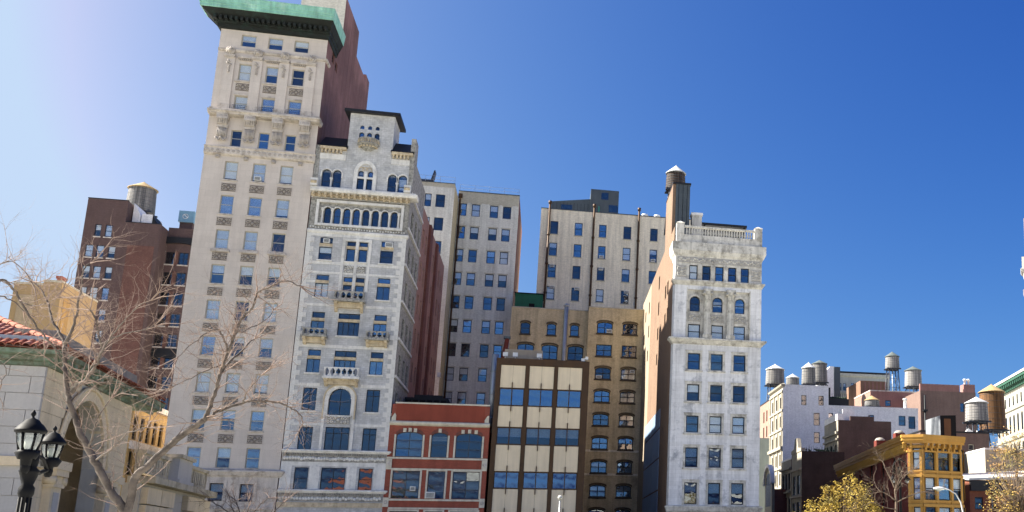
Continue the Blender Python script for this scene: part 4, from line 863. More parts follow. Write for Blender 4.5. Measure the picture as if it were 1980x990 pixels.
    bx(t,'roof',tar,'F',0,0,x(12.38),1.76,16,36.2,36.5); bx(t,'wall',yellowbrick,'F',0,.001,.3,1.41,16,0,36.7)
    b=MB(); u=x(UP(1093,640,148.8).x); b.tube([(u,1.1,20),(u,1.1,UP(1093,588,148).z)],.3,10); b.lathe([(.3,0),(.42,.1),(.42,.35),(.1,.5)],(u,1.1,UP(1093,588,148).z),10); b.build('flue',greymetal,t)
    q=UP(995,592,153); q1=UP(1050,570,153); h=thing('green_shed','dark green sheet metal shed on the yellow brick roof','shed',(q.x,153,36.5)); b=MB(); b.box(0,q1.x-q.x,0,4,0,q1.z-36.5); b.build('shell',greenpaint,h); b=MB(); b.box(2.0,2.8,-.04,-.001,.05,1.7); b.build('door',black,h); b=MB(); b.box(-.1,q1.x-q.x+.1,-.1,4.1,q1.z-36.49,q1.z-36.35); b.build('cap',black,h)
    ac_unit('air conditioner in top left arched window of the yellow brick wing',(X2+x(7.5),148.65,33.45),0,.8,.5); ac_unit('air conditioner in lower sash of the third row left window of the yellow brick wing',(X2+x(6.3),148.65,26.75),0,.8,.4); ac_unit('air conditioner high in the third row right window of the yellow brick wing',(X2+x(11.0),148.65,27.75),0,.6,.4)
yard()
# ------------------------------------------------------------------ left background
def leftbg():
    Y=190.; p=lambda px,py,Yq=Y:UP(px,py,Yq)
    X0=p(171,383).x; t=thing('dark_brick_tower','dark red brown brick tower block behind the pavilion roof','building',(X0,Y,0)); u=lambda px,py:p(px,py).x-X0
    zA=p(200,385).z; xA=u(249,388); xB=u(312,434); zB=p(280,432).z
    gr=mat('maroon_brick',(.098,.06,.056),.2,.3,.15,(.24,.09,(.105,.075,.07),.012),patch=((.07,.048,.048),.3,.6)); rd=mat('russet_brick',(.115,.058,.048),.15,.4,.1,(.24,.09,(.15,.07,.055),.012))
    fl=3.62; ops=[]
    z1=p(184,433).z
    for k in range(12):
        cs=[(185,197),(205,218.5)] if k==0 else [(166.6,182),(188,203),(211,225)]
        for a,c in cs:
            yy=433 if k==0 else 469; ops.append((u(a,yy),u(c,yy),z1-fl*k-2.1,z1-fl*k))
    wall(t,'F',0,0,xA,0,zA,ops,gr,.25); wall(t,'F',0,xA,xB,0,zB,[],gr,.25)
    rr=random.Random(9)
    for o in ops: win(t,'F',0,*o,fw=.1,fm=bluepaint,blind=rr.choice([.55,.6,.9,.5]),tilt=.8); bx(t,'sill',limetrim,'F',0,o[0]-.1,o[1]+.1,-.1,0,o[2]-.2,o[2]-.01)
    bx(t,'brick_patch',rd,'F',0,u(247,470),u(298,478),-.04,0,20,p(270,475).z)
    bx(t,'side_wall',gr,'F',0,xA-.25,xA-.002,.01,16,zB,zA); bx(t,'side_wall',gr,'F',0,xB-.3,xB-.001,.01,3.59,0,zB); bx(t,'wall',gr,'F',0,.001,.3,.01,16,0,zA); bx(t,'roof',tar,'F',0,.3,xB-.3,.2,3.5,zB-1.2,zB-.8); bx(t,'roof',tar,'F',0,.3,xB+8,4.2,30,zB-1.6,zB-1.2); bx(t,'roof',tar,'F',0,.3,xA-.3,.2,16,zA-1.2,zA-.8)
    bx(t,'coping',slate,'F',0,-.04,xA+.02,-.05,.35,zA,zA+.14); bx(t,'coping',slate,'F',0,xA+.03,xB+.02,-.05,.35,zB,zB+.12)
    WD=3.6
    # recessed wing on the right
    q=lambda px,py:UP(px,py,Y+WD); xC=q(400,480).x-X0; zC=q(330,440).z; w2=[]
    zt=q(330,487).z
    for k in range(11):
        for a,c in ((322,338.5),(347,365.5)): w2.append((q(a,487).x-X0,q(c,487).x-X0,zt-fl*k-2.2,zt-fl*k))
    wall(t,'F',WD,xB,xC,0,zC,w2,gr,.3)
    for o in w2: win(t,'F',WD,*o,fw=.1,fm=blackpaint,glass=GLASS_D,nx=2); bx(t,'sill',limetrim,'F',WD,o[0]-.1,o[1]+.1,-.12,0,o[2]-.22,o[2]-.01)
    for k in range(11): bx(t,'brick_pier',rd,'F',WD,w2[0][1]+.1,w2[1][0]-.1,-.1,0,zt-fl*k-2.3,zt-fl*k+.2)
    b=MB(); a0,a1=w2[0][0]-1.0,w2[1][1]+1.2; A=[(a0,zt+.6)]+arc(a0,a1,zt+1.6,.8,10)+[(a1,zt+.6)]; Bq=[(a0,zt+2.2),*[(v,zt+2.6) for v,_ in arc(a0,a1,0,0,10)],(a1,zt+2.2)]
    for i in range(len(A)-1): pp=[A[i],A[i+1],Bq[i+1],Bq[i]]; b.add([(v,WD-.4,z) for v,z in pp]+[(v,WD,z) for v,z in pp],[[0,1,2,3],[0,4,5,1],[2,6,7,3]])
    b.build('arched_hood',slate,t); bx(t,'belt_course',slate,'F',WD,xB+.1,xC,-.35,0,zt-fl*4-4.1,zt-fl*4-2.6)
    # white penthouse, water tank, blue sign box
    h=thing('roof_penthouse','white sheet metal penthouse below the water tank on the dark brick tower','penthouse',(p(243,430).x,Y+2,zB-.9)); g=lambda px,py:(p(px,py,Y+2).x-p(243,430).x,p(px,py,Y+2).z-zB+.9)
    b=MB(); wq=g(269,430)[0]; b.prism([(.15,0),(wq,0),(wq,g(269,415)[1]),(wq*.35,g(251,397)[1]),(.15,g(249,392)[1])],0,5); b.build('sloped_front',whitepaint,h); b=MB(); a=g(271,430)[0]; c,z=g(294,414); b.box(a,c,.3,5,0,z); b.build('block',whitepaint,h); b=MB(); d,_=g(314,430); b.prism([(c+.01,0),(d,0),(c+.01,z)],.5,4); b.build('lean_to',slate,h)
    tank('grey water tank with tan conical roof on the dark brick tower',270,356,366,411,27.5,200,1.2,wood_grey,roof_tan)
    a=UP(344,428,Y+12); c=UP(377,409,Y+12); h=thing('sign_box','pale blue rooftop sign box bearing a white ring with a slash','sign',(a.x,Y+12,zC-1)); wd=c.x-a.x; z0=a.z-zC+1; z1=c.z-zC+1
    sb=mat('pale_blue_panel',(.20,.36,.46),.08,.6,.1,rough=.5); b=MB(); b.box(0,wd,0,3,z0,z1); b.build('box',sb,h); b=MB(); b.box(.2,wd-.2,.4,2.8,-1.,z0); b.build('plinth',gr,h)
    b=MB(); r=(z1-z0)*.23; b.lathe([(r*.8,0),(r*.8,.06),(r,.06),(r,0)],(0,0,0),20); k=len(b.v); cx,cz=wd*.44,(z0+z1)/2; b.v=[(cx+v[0],-.01-v[2],cz+v[1]) for v in b.v]
    for dd in (-.35,0.,.35): s=r*.62; b.add([(cx-s+dd*r,-.06,cz+s+dd*r),(cx-s+dd*r+.1,-.06,cz+s+dd*r+.1),(cx+s+dd*r+.1,-.06,cz-s+dd*r+.1),(cx+s+dd*r,-.06,cz-s+dd*r)],[[0,1,2,3]]) if dd==0 else None
    b.build('emblem',whitemetal,h)
    # tan stucco building
    Y=130.; p=lambda px,py:UP(px,py,Y); X0=p(32,548).x; t=thing('tan_stucco_building','blank tan stucco building with stepped parapet and chimney behind tiled roof','building',(X0-.2,Y,0)); st=mat('tan_stucco',(.33,.235,.12),.14,.25,.08,patch=((.30,.22,.13),.25,.7),bump=.2)
    x=lambda px,py:p(px,py).x-X0; xr=x(125,547); zr=p(125,547).z; dp=UX(187,580,p(125,547).x).y-Y+.8
    zl=p(60,550).z; xs=x(88,549); bx(t,'wall',st,'F',0,0,xs,0,dp,0,zl); bx(t,'wall',st,'F',0,xs+.002,xr,0.003,dp,0,zr); bx(t,'coping',greyband,'F',0,-.06,xs,-.08,.4,zl,zl+.25); bx(t,'coping',greyband,'F',0,xs-.05,xr+.06,-.08,.4,zr,zr+.25); bx(t,'coping',greyband,'F',0,xr-.35,xr+.06,.401,dp,zr,zr+.2)
    a=p(105,545); c=p(116,530); b=MB(); b.box(a.x-X0,c.x-X0,1,2.2,zr-.5,c.z-.3); b.box(a.x-X0-.1,c.x-X0+.1,.9,2.3,c.z-.3,c.z); b.build('chimney',redbrick,t)
    oc=mat('ochre_stucco',(.35,.22,.08),.14,.4,.3); bx(t,'corner_strip',oc,'R',xr,.9,2.6,-.06,-.002,0,zr-1.5); bx(t,'patched_strip',mat('grey_patched_stucco',(.36,.29,.19),.2,.5,.2),'F',0,xs-2.2,xs-.6,-.05,-.002,8,zl-1.2)
    # orange office block whose flank shows beside the tower
    Xf=-38.; q=lambda px,py:UX(px,py,Xf); y0=q(258,800).y; t=thing('orange_office_block','orange brick office block seen between pavilion and limestone tower','building',(Xf-14,y0,0)); ob=mat('orange_brick',(.40,.25,.09),.12,.4,.15,(.22,.075,(.34,.22,.09),.01)); yl=q(316,860).y-y0; zt=q(262,783).z
    zs=[]; wz=zt-1.0; ops=[]
    for k in range(6):
        for j in range(5):
            a=.35+j*(yl-.3)/5; ops.append((a,a+(yl-.3)/5*.6,wz-2.2-3.3*k,wz-3.3*k))
    wall(t,'R',14,0,yl+1,0,zt,ops,ob,.3); 
    for o in ops: win(t,'R',14,*o,fw=.08,fm=blackpaint,glass=GLASS_D,nx=1)
    bx(t,'band',limetrim,'R',14,0,yl+1,-.25,0,wz-3.1,wz-2.35); bx(t,'coping',limetrim,'R',14,-.1,yl+1,-.3,.3,zt,zt+.5); bx(t,'wall',ob,'F',0,0,13.99,0.01,.3,0,zt); bx(t,'roof',tar,'F',0,0,13.7,.3,yl+1,zt-.6,zt-.3); bx(t,'wall',ob,'F',0,0.,13.69,yl+.7,yl+1,0,zt)
leftbg()
# ------------------------------------------------------------------ across the avenue, right
def blk(name,label,X0,X1,Y0,Y1,zt,mf,ml=None,fwin=(),lwin=(),coping=None,fk={},lk={},cat='building',depth=.22,copz=.25):
    t=thing(name,label,cat,(X0,Y0,0)); W=X1-X0; D=Y1-Y0; ml=ml or mf
    wall(t,'F',0,0,W,0,zt,[(a-X0,c-X0,z0,z1) for a,c,z0,z1 in fwin],mf,depth); wall(t,'L',0,-D,-.004,0,zt,[(Y0-c,Y0-a,z0,z1) for a,c,z0,z1 in lwin],ml,depth)
    for a,c,z0,z1 in fwin: win(t,'F',0,a-X0,c-X0,z0,z1,**fk)
    for a,c,z0,z1 in lwin: win(t,'L',0,Y0-c,Y0-a,z0,z1,**lk)
    bx(t,'wall',mf,'F',0,W-.25,W-.002,.01,D,0,zt); bx(t,'wall',mf,'F',0,.25,W-.25,D-.25,D,0,zt); bx(t,'roof',tar,'F',0,.26,W-.26,.05,D-.26,zt-.9,zt-.6)
    if coping:
        bx(t,'coping',coping,'F',0,-.08,W+.03,-.08,.3,zt,zt+copz); bx(t,'coping',coping,'L',0,-D,-.301,-.08,.3,zt,zt+copz)
    return t
def fw_(rects,Y): 
    r=[]
    for x0,x1,y0,y1 in rects:
        a=UP(x0,(y0+y1)/2,Y); c=UP(x1,(y0+y1)/2,Y); r.append((a.x,c.x,UP((x0+x1)/2,y1,Y).z,UP((x0+x1)/2,y0,Y).z))
    return r
def rightgroup():
    zz=lambda x,y:(1460+x/3.,660+y/3.); RZ=lambda *q:[(zz(a,0)[0],zz(c,0)[0],zz(0,e)[1],zz(0,f)[1]) for a,c,e,f in q]
    # white painted warehouse with its narrow sunlit front
    Y=185.; c=UP(1514,745,Y); X0=c.x; zt=c.z; X1=UP(1602,747,Y).x; D=UX(1489,800,X0).y-Y
    cream=mat('sunlit_cream_stone',(.31,.285,.23),.12,.8,.2,bump=.2)
    fl=3.55; lw=[(Y+1.1+j*(D-1.2)/3,Y+1.1+j*(D-1.2)/3+1.6,zt-2.0-fl*k-2.1,zt-2.0-fl*k) for k in range(9) for j in range(3)]
    t=blk('white_warehouse','tall white painted warehouse wall with narrow ornate cream front',X0,X1,Y,Y+D,zt,whitepaint,cream,fw_(RZ((268,298,312,370),(368,398,316,372),(340,375,415,488),(342,375,527,590)),Y),lw,fk=dict(fw=.1,fm=bluepaint,glass=GLASS_D),lk=dict(fw=.1,glass=GLASS_D))
    for k in range(9):
        z=zt-1.2-fl*k; bx(t,'string_course',cream,'L',0,-D,.0,-.45 if k in (3,6) else -.22,-.003,z,z+(.55 if k in (3,6) else .3))
        for j in range(4): u=-(.65+j*(D-1.2)/3); bx(t,'pilaster',cream,'L',0,u-.22,u+.22,-.16,-.003,z-3.2,z)
    cornice(t,'roof_cornice',cream,0,.3,[(0,zt-.3),(.4,zt-.1),(.5,zt+.2),(0,zt+.4)],D,0); bx(t,'coping',whitepaint,'F',0,.31,X1-X0,-.05,.3,zt,zt+.2)
    # lower white wing
    a=UP(1602,786,Y+.4); b_=UP(1775,790,Y+.4); zw=a.z
    wing=blk('white_wing','low white painted wing with rooftop vents right of the white warehouse',X1+.02,b_.x,Y+.4,Y+14,zw,whitepaint,None,fw_(RZ((420,452,416,480),(657,690,427,450),(833,873,432,490),(890,930,435,508)),Y+.4),fk=dict(fw=.12,fm=bluepaint),coping=whitepaint)
    h=thing('roof_vent','white mushroom vent on long white wing roof','vent',(UP(1750,784,192).x,192,zw-.6)); b=MB(); b.lathe([(.5,0),(.5,1.),(.9,1.1),(.9,1.5),(.32,1.65),(.32,3.4),(.42,3.4),(.42,3.7),(.01,3.8)],n=12); b.build('cowl',whitemetal,h)
    h=thing('terrace_structure','black terrace enclosure stepped against the white warehouse roof','roof hut',(X1+.1,Y+3,zw-.6)); b=MB(); b.box(0,UP(1640,760,188).x-X1,0,5,0,UP(1620,765,188).z-zw); b.build('deck',slate,h); b=MB(); b.box(0,1.2,.4,5,0,UP(1610,746,188).z-zw+.3); b.build('stair_hood',slate,h); b=MB()
    for k in range(9): b.box(1.4+k*.42,1.46+k*.42,.05,.1,UP(1620,765,188).z-zw,UP(1620,765,188).z-zw+1.)
    b.build('railing_bars',slate,h)['kind']='stuff'
    b=MB(); rr=random.Random(8)
    for k in range(7): b.ball((1.6+k*.5,1.,UP(1620,765,188).z-zw+.35),.3+.1*rr.random(),5)
    h2=thing('potted_shrubs','row of small dark shrubs on the black roof terrace','plants',(X1+.1,Y+4,zw-.6)); b.build('foliage',mat('dark_leaf',(.03,.05,.03),.3,3.),h2)
    # grey-green wall and pink loft at the left edge
    Y=200.; g=blk('grey_green_building','grey green stucco wall beside the marble building corner',UP(1462,850,Y).x,UP(1503,850,Y).x,Y,Y+20,UP(1480,847,Y).z,mat('grey_green_stucco',(.30,.34,.31),.1,.4,.2),coping=None)
    Y=212.; q=UP(1494,770,Y); lw=[(Y+2+j*3.2,Y+3.2+j*3.2,q.z-1.8-3.4*k-2.4,q.z-1.8-3.4*k) for k in range(5) for j in range(3)]
    g=blk('pink_brick_loft','sunlit pink brick loft with slim windows below a water tank',q.x,UP(1525,770,Y).x,Y,Y+34,q.z,darkred,mat('pale_pink_brick',(.25,.15,.115),.1,.5,.15,(.22,.075,(.24,.16,.13),.01)),lwin=lw,coping=slate,lk=dict(fw=.06,glass=GLASS_D))
    tank('grey ribbed water tank on tall black lattice stand left of the white warehouse',1498.5,706,715,744,17.5,222,10.,wood_grey,roof_white,True)
    # narrow gabled fronts
    Y=172.; e=UP(1492.5,920,Y); yl=UX(1479,935,e.x).y; t=thing('arched_gable_house','slim house with rounded white gable next to the marble building','building',(e.x,Y,0)); D=yl-Y; zt=e.z
    b=MB(Tside('L',0)); pts=[(-D,0),(-D,zt-1.5)]+arc(-D,0,zt+1.6,3.0,12)+[(0,zt-1.5),(0,0)]; b.prism(pts,0,.5); b.build('gable_wall',cream,t); b=MB(); b.box(.5,5,.01,D,0,zt-2.2); b.build('body',darkred,t)
    b=MB(Tside('L',0)); A=arc(-D+.8,-.8,zt+.6,2.2,10); b.prism([(-D+.8,zt-5)]+A+[(-.8,zt-5)],-.02,0); b.build('arched_window',GLASS_D,t); b=MB(Tside('L',0)); A=arc(-D,0,zt+1.6,3.,12); B=arc(-D-.3,.3,zt+2.1,3.3,12)
    for i in range(12): p=[A[i],A[i+1],B[i+1],B[i]]; b.add([(x,-.3,z) for x,z in p]+[(x,.5,z) for x,z in p],[[0,1,2,3],[0,4,5,1],[2,6,7,3],[7,6,5,4]])
    b.build('gable_moulding',whitepaint,t); b=MB(Tside('L',0))
    Y=168.; e=UP(1530,888,Y); lw=[]
    D=UX(1511,890,e.x).y-Y; lw=[(Y+.8+j*(D-.6)/3,Y+.8+j*(D-.6)/3+(D-.6)/3*.62,e.z-2.2-3.9*k-2.7,e.z-2.2-3.9*k) for k in range(4) for j in range(3)]
    t=blk('cream_low_front','low cream front with tall sash windows beside the pedimented gable','%s'and e.x,e.x+7,Y,Y+D,e.z,darkred,cream,lwin=lw,coping=whitepaint,lk=dict(fw=.08,glass=GLASS_D))
    for k in range(4): bx(t,'ledge',cream,'L',0,-D,0,-.4,-.003,e.z-1.6-3.9*k,e.z-1.3-3.9*k)
    Y=158.; e=UP(1550,872,Y); D=UX(1531,880,e.x).y-Y; lw=[(Y+1.2+j*(D-1)/2,Y+1.2+j*(D-1)/2+(D-1)/2*.7,e.z-3.6-4.2*k-3.,e.z-3.6-4.2*k) for k in range(4) for j in range(2)]
    t=blk('pedimented_house','narrow cream house with stepped pediment and green sashes','%s'and e.x,e.x+7,Y,Y+D,e.z,mat('black_brick',(.035,.022,.02),.3,.6,.2,(.22,.075,(.05,.035,.03),.01)),cream,lwin=lw,lk=dict(fw=.09,fm=mat('bottle_green_paint',(.015,.05,.045)),glass=GLASS_D))
    b=MB(Tside('L',0)); b.prism([(-D,e.z),(-D,e.z+.5),(-D*.72,e.z+.7),(-D*.6,e.z+2.3),(-D*.4,e.z+2.3),(-D*.28,e.z+.7),(0,e.z+.5),(0,e.z)],-.1,.5); b.build('pediment',cream,t)
    for k in range(4): bx(t,'ledge',cream,'L',0,-D,0,-.35,-.003,e.z-2.9-4.2*k,e.z-2.6-4.2*k)
    b=MB(); rr=random.Random(6)
    h=thing('roof_plants','tangle of dark roof plants on the black brick house','plants',(e.x+1.5,Y+3,e.z-.6)); 
    for k in range(60): p=Vector((rr.uniform(0,4.5),rr.uniform(0,2),0)); b.tube([p,p+Vector((rr.uniform(-.4,.4),rr.uniform(-.4,.4),rr.uniform(.8,2.)))],[.04,.015],4); b.ball(p+Vector((rr.uniform(-.4,.4),0,rr.uniform(.5,1.4))),.16,4)
    b.build('stems',mat('dark_leaf',(.03,.05,.03)),h)
    # cream front with brown brick flank behind the yellow corner building
    Y=160.; e=UP(1620.5,812,Y); D=UX(1594,830,e.x).y-Y; zt=e.z; lw=[(Y+1.0+j*(D-1)/3,Y+1.0+j*(D-1)/3+(D-1)/3*.5,zt-3.8-4.0*k-2.9,zt-3.8-4.0*k) for k in range(4) for j in range(3)]
    dbr=mat('dark_brown_brick',(.10,.062,.05),.2,.4,.2,(.22,.075,(.11,.08,.07),.012)); X1=UP(1723,812,Y).x
    t=blk('brown_flank_building','cream fronted house with blank dark brown brick flank','%s'and e.x,X1,Y,Y+D,zt,dbr,cream,lwin=lw,coping=None,lk=dict(fw=.09,glass=GLASS_D))
    bx(t,'parapet_wall',dbr,'F',0,UP(1644,803,Y).x-e.x,UP(1690,808,Y).x-e.x,.01,.4,zt,UP(1660,805,Y).z); bx(t,'parapet_corner',whitepaint,'F',0,-.1,.9,-.06,D-.4,zt,zt+1.0); bx(t,'front_parapet',cream,'L',0,-D,-.02,-.35,-.003,zt-2.2,zt-1.8)
    for k in range(3): bx(t,'ledge',cream,'L',0,-D,0,-.3,-.003,zt-3.2-4.*k,zt-2.9-4.*k)
    rb=bx(t,'stair_bulkhead',whitepaint,'F',0,1.2,3.2,1.5,4,zt-.5,zt+2.0)
    # pink/brown brick warehouses behind
    Y=215.; q=UP(1683,756,Y); X1=UP(1779,762,Y).x; pb=mat('rose_brick',(.25,.12,.105),.12,.4,.2,(.22,.075,(.26,.16,.14),.012)); bb=mat('brown_brick',(.165,.105,.085),.12,.4,.2,(.22,.075,(.18,.13,.11),.012))
    D=UX(1652,772,q.x).y-Y; t=blk('rose_brick_warehouse','rose brick warehouse with sloping sunlit flank under two water tanks','%s'and q.x,X1,Y,Y+D,q.z,pb,mat('pale_pink_brick',(.25,.15,.115)),fw_(RZ((755,787,342,375)),Y),coping=limetrim,fk=dict(fw=.1,fm=bluepaint))
    a=UP(1664,765,Y+20); c=UP(1716,738,Y+20); h=thing('brown_roof_block','brown brick rooftop block behind the rose warehouse','roof block',(a.x,Y+20,q.z-2)); b=MB(); b.box(0,c.x-a.x,0,12,0,c.z-q.z+2); b.build('wall',mat('umber_brick',(.2,.11,.07),.15,.4,.2,(.22,.075,(.2,.13,.1),.01)),h); b=MB()
    for k in range(6): b.box(1+k*1.0,1.3+k*1.0,-.1,0,.2,c.z-q.z+1.8)
    b.build('piers',pb,h)['kind']='stuff'
    Y=205.; q=UP(1779,741,Y); X1=UP(1886,748,Y).x; t=blk('brown_brick_warehouse','big plain brown brick warehouse wall with notched parapet and chimney','%s'and q.x,X1,Y,Y+20,UP(1830,757,Y).z,bb,None,fw_(RZ((1190,1213,358,410)),Y),fk=dict(fw=.12,fm=bluepaint,nz=3)); zt=UP(1830,757,Y).z; X0=q.x
    for p0,p1,py,m in ((1779,1855,741.5,pb),(1863,1885,743,pb)): bx(t,'parapet_wall',m,'F',0,UP(p0,py,Y).x-X0+(.01 if p0>1800 else 0),UP(p1,py,Y).x-X0,.003,.6 if p0<1800 else 2.,zt,UP(p0,py,Y).z)
    u=UP(1788,800,Y).x-X0; b=MB(); b.tube([(u,-.25,10),(u,-.25,zt-1)],.2,6); b.box(u-.5,u+.5,-.6,0,zt-4.5,zt-4.1); b.build('drainpipe',slate,t)
    for k,px in enumerate((1869,1876)): b=MB(); a=UP(px,742,Y); b.lathe([(.25,0),(.25,.9),(.4,.9),(.4,1.3),(.01,1.4)],(a.x-X0,1,UP(1863,743,Y).z),8); b.build('chimney_pot',whitemetal,t)
    tank('tall stilted grey water tank with dark cone, highest on the right skyline',1725.5,681.5,690,713,13.,225,9.,wood_pale,roof_dark); tank('wide grey water tank with dark cone left of brown brick warehouse',1766,710,717,748,15.5,222,2.2,wood_pale,roof_dark)
    tank('squat tank with tan cone peeping over the white wing roof',1686,766,774,786,13.5,196,1.,wood_grey,roof_tan); tank('grey water tank with white cone standing on the white warehouse',1563.5,702,712,743,13.,195,.6,wood_grey,roof_white); tank('low squat water tank between two taller tanks on the white warehouse',1532.5,724,731,746,12.5,193,.6,wood_grey,roof_white,True)
    tank('dark hipped tank half hidden behind white coned tank',1584.5,698,704,740,14.5,222,1.,wood_grey,roof_dark,True)
    # far pale office with band of windows
    Y=250.; q=UP(1602,723,Y); X1=UP(1720,727,Y).x; pg=mat('pale_green_stone',(.40,.44,.41),.12,.5,.2); rs=RZ(*[(455+k*28+(18 if k>2 else 0)+(20 if k>5 else 0),473+k*28+(18 if k>2 else 0)+(20 if k>5 else 0),242,285) for k in range(8)])
    t=blk('pale_green_office','far pale green stone office with paired windows below flat cornice','%s'and q.x,X1,Y,Y+20,q.z,pg,None,fw_(rs,Y),fk=dict(fw=.12,fm=bluepaint,blind=.5)); cornice(t,'roof_cornice',pg,0,X1-q.x,[(0,q.z-.6),(.5,q.z-.3),(.6,q.z+.2),(0,q.z+.4)],1,0); bx(t,'sill_course',pg,'F',0,0,X1-q.x,-.35,0,UP(1650,757,Y).z-.5,UP(1650,757,Y).z)
    bx(t,'cap',slate,'F',0,0,X1-q.x,-.4,.4,q.z+.42,q.z+.8)
    a=UP(1582,735,Y-10); c=UP(1600,708,Y-10); h=thing('white_bulkhead','white sided stair bulkhead with dark front on far roof','roof hut',(a.x+2,Y-10,a.z-4)); b=MB(); b.prism([(-2.2,0),(2,0),(2,c.z-a.z+4),(1,c.z-a.z+4),(-2.2,c.z-a.z)],0,6); b.build('side',whitepaint,h); d=UP(1624,710,Y-10); b=MB(); b.box(2.02,d.x-a.x-2,-.3,6,0,d.z-a.z+4); b.build('front',darkmetal,h)
    # yellow corner building
    H=14.6; P=[UZ(x,y,H) for x,y in ((1612.7,900),(1744.3,840.5),(1784.6,839.4),(1875.8,845.8))]; P=[Vector((p.x,p.y,0)) for p in P]
    yel=mat('yellow_painted_iron',(.41,.22,.045),.08,.6,.15,rough=.6,bump=.06); dred=mat('oxblood_brick',(.14,.022,.014),.12,.5,.1,(.22,.075,(.13,.03,.02),.01))
    t=thing('yellow_corner_building','mustard yellow corner building with bracketed cornice and dark red flank','building',(P[1].x,P[1].y,0)); O=P[1]; Q=[p-O for p in P]; cen=(Q[0]+Q[3])/2+Vector((6,14,0))
    ins=[]                                              # wall line set back behind the cornice edge
    for i in range(3):
        d=(Q[i+1]-Q[i]).normalized(); ins.append((Q[i]+Vector((-d.y,d.x,0))*.7,d))
    def meet(i,j):
        (p,d),(q,e)=ins[i],ins[j]; t_=((q-p).x*e.y-(q-p).y*e.x)/(d.x*e.y-d.y*e.x); return p+d*t_
    K=[ins[0][0],meet(0,1),meet(1,2),ins[2][0]+ins[2][1]*((Q[3]-Q[2]).length-.7)]
    zc=H-1.5
    zrow=[(UZ(1,1,1).z,0)]
    def hz(px,py): d=ray(px,py); c=P[2]; n=Vector((-ins[2][1].y,ins[2][1].x,0)); t_=(c+n*.7).dot(n)/d.dot(n); p=d*t_; return (p-P[2]).dot(ins[2][1])-(K[2]-Q[2]).dot(ins[2][1]),p.z+HC
    rows=[(hz(1790,908.5)[1],hz(1790,866)[1]),(hz(1790,966)[1],hz(1790,922.5)[1])]; pit=rows[0][1]-rows[1][1]; rows.append((rows[1][0]-pit,rows[1][1]-pit))
    L2=(K[3]-K[2]).length; us=[(hz(1786,880)[0],hz(1807.5,880)[0]),(hz(1814,880)[0],hz(1836,880)[0]),(hz(1842,880)[0],hz(1864,880)[0])]
    faces=[]
    for i in range(3):
        d=(K[i+1]-K[i]); a=math.atan2(d.y,d.x); L=d.length; sd_=(K[i].x,K[i].y,a)
        if i==0: ops=[(L*f,L*f+1.5,r0,r1) for f in (.2,.36,.52,.68,.82) for r0,r1 in rows]
        elif i==1: ops=[(L*.36,L*.36+1.25,r0,r1) for r0,r1 in rows]
        else: ops=[(a_,c_,r0,r1) for a_,c_ in us for r0,r1 in rows]
        wall(t,sd_,0,0,L,0,zc+.6,ops,dred if i==0 else yel,.25,'flank_wall' if i==0 else 'front_wall')
        for n_,o in enumerate(ops): win(t,sd_,0,*o,fw=.11,fm=blackpaint,glass=GLASS_D if (i==0 or n_%3==0 and i==2) else GLASS,blind=(.9 if i==1 else .55 if n_ in (1,4,7) else .4 if i==2 and n_>2 else None),tilt=1.)
        if i>0:
            for r0,r1 in rows: bx(t,'belt_moulding',yel,sd_,0,-.02,L+.02,-.22,0,r0-.75,r0-.45); bx(t,'sill_moulding',yel,sd_,0,-.02,L+.02,-.12,0,r0-.2,r0-.05); bx(t,'head_moulding',yel,sd_,0,-.02,L+.02,-.1,0,r1+.12,r1+.25)
            for u in ([.12,L-.12] if i==1 else [.15]+[(us[k][1]+us[k+1][0])/2 for k in range(2)]+[L-.15]):
                bx(t,'pilaster',yel,sd_,0,u-.13,u+.13,-.09,-.001,1,zc)
        bm=MB(); bm.box(-.1,.1,-.5,0,-.45,0); bm.box(-.1,.1,-.3,0,-.8,-.45); bme=bm.mesh(yel if i else mat('flank_ochre_iron',(.42,.25,.06)))  # flank brackets in an ochre slightly paler than the fronts
        n=int(L/(.75 if i else .8)); T=Tside(sd_,0)
        for k in range(n): p=T(.4+k*(L-.8)/max(1,n-1),0,zc+.62); link('bracket',bme,t,p,a)
    def ring(off,z0,z1,name,m):
        pl=[]; 
        for i in range(4):
            if i in (0,3): d=ins[0][1] if i==0 else ins[2][1]; n=Vector((d.y,-d.x,0)); pl.append(K[i]+n*off)
            else:
                n1=Vector((ins[i-1][1].y,-ins[i-1][1].x,0)); n2=Vector((ins[i][1].y,-ins[i][1].x,0)); nn=(n1+n2).normalized(); pl.append(K[i]+nn*off/nn.dot(n1))
        b=MB(); pin=[k for k in K]; n=4
        b.add([(p.x,p.y,z0) for p in pl]+[(p.x,p.y,z1) for p in pl]+[(p.x,p.y,z0) for p in pin]+[(p.x,p.y,z1) for p in pin],[[i,i+1,4+i+1,4+i] for i in range(3)]+[[8+i,i,i+1,8+i+1][::-1] for i in range(3)]+[[4+i,4+i+1,12+i+1,12+i] for i in range(3)]+[[0,4,12,8],[3,11,15,7]])
        b.build(name,m,t)
    ring(.55,zc+.62,zc+.9,'cornice_bed',yel); ring(.72,zc+.9,zc+1.2,'cornice_corona',yel); ring(.8,zc+1.2,zc+1.5,'cornice_crown',yel); ring(.12,zc-.3,zc-.1,'frieze_band',yel)
    bq=K[0]+(K[3]-K[1]); b=MB(); b.vprism([(k.x,k.y) for k in K]+[(bq.x,bq.y)],zc+.3,zc+.58); b.build('roof',tar,t); b=MB(); b.quad((K[3].x,K[3].y,0),(bq.x,bq.y,0),(bq.x,bq.y,zc+.5),(K[3].x,K[3].y,zc+.5)); b.quad((K[0].x,K[0].y,0),(bq.x,bq.y,0),(bq.x,bq.y,zc+.5),(K[0].x,K[0].y,zc+.5)); b.build('rear_wall',dred,t)
    def near(px,py,Y): return UP(px,py,Y)
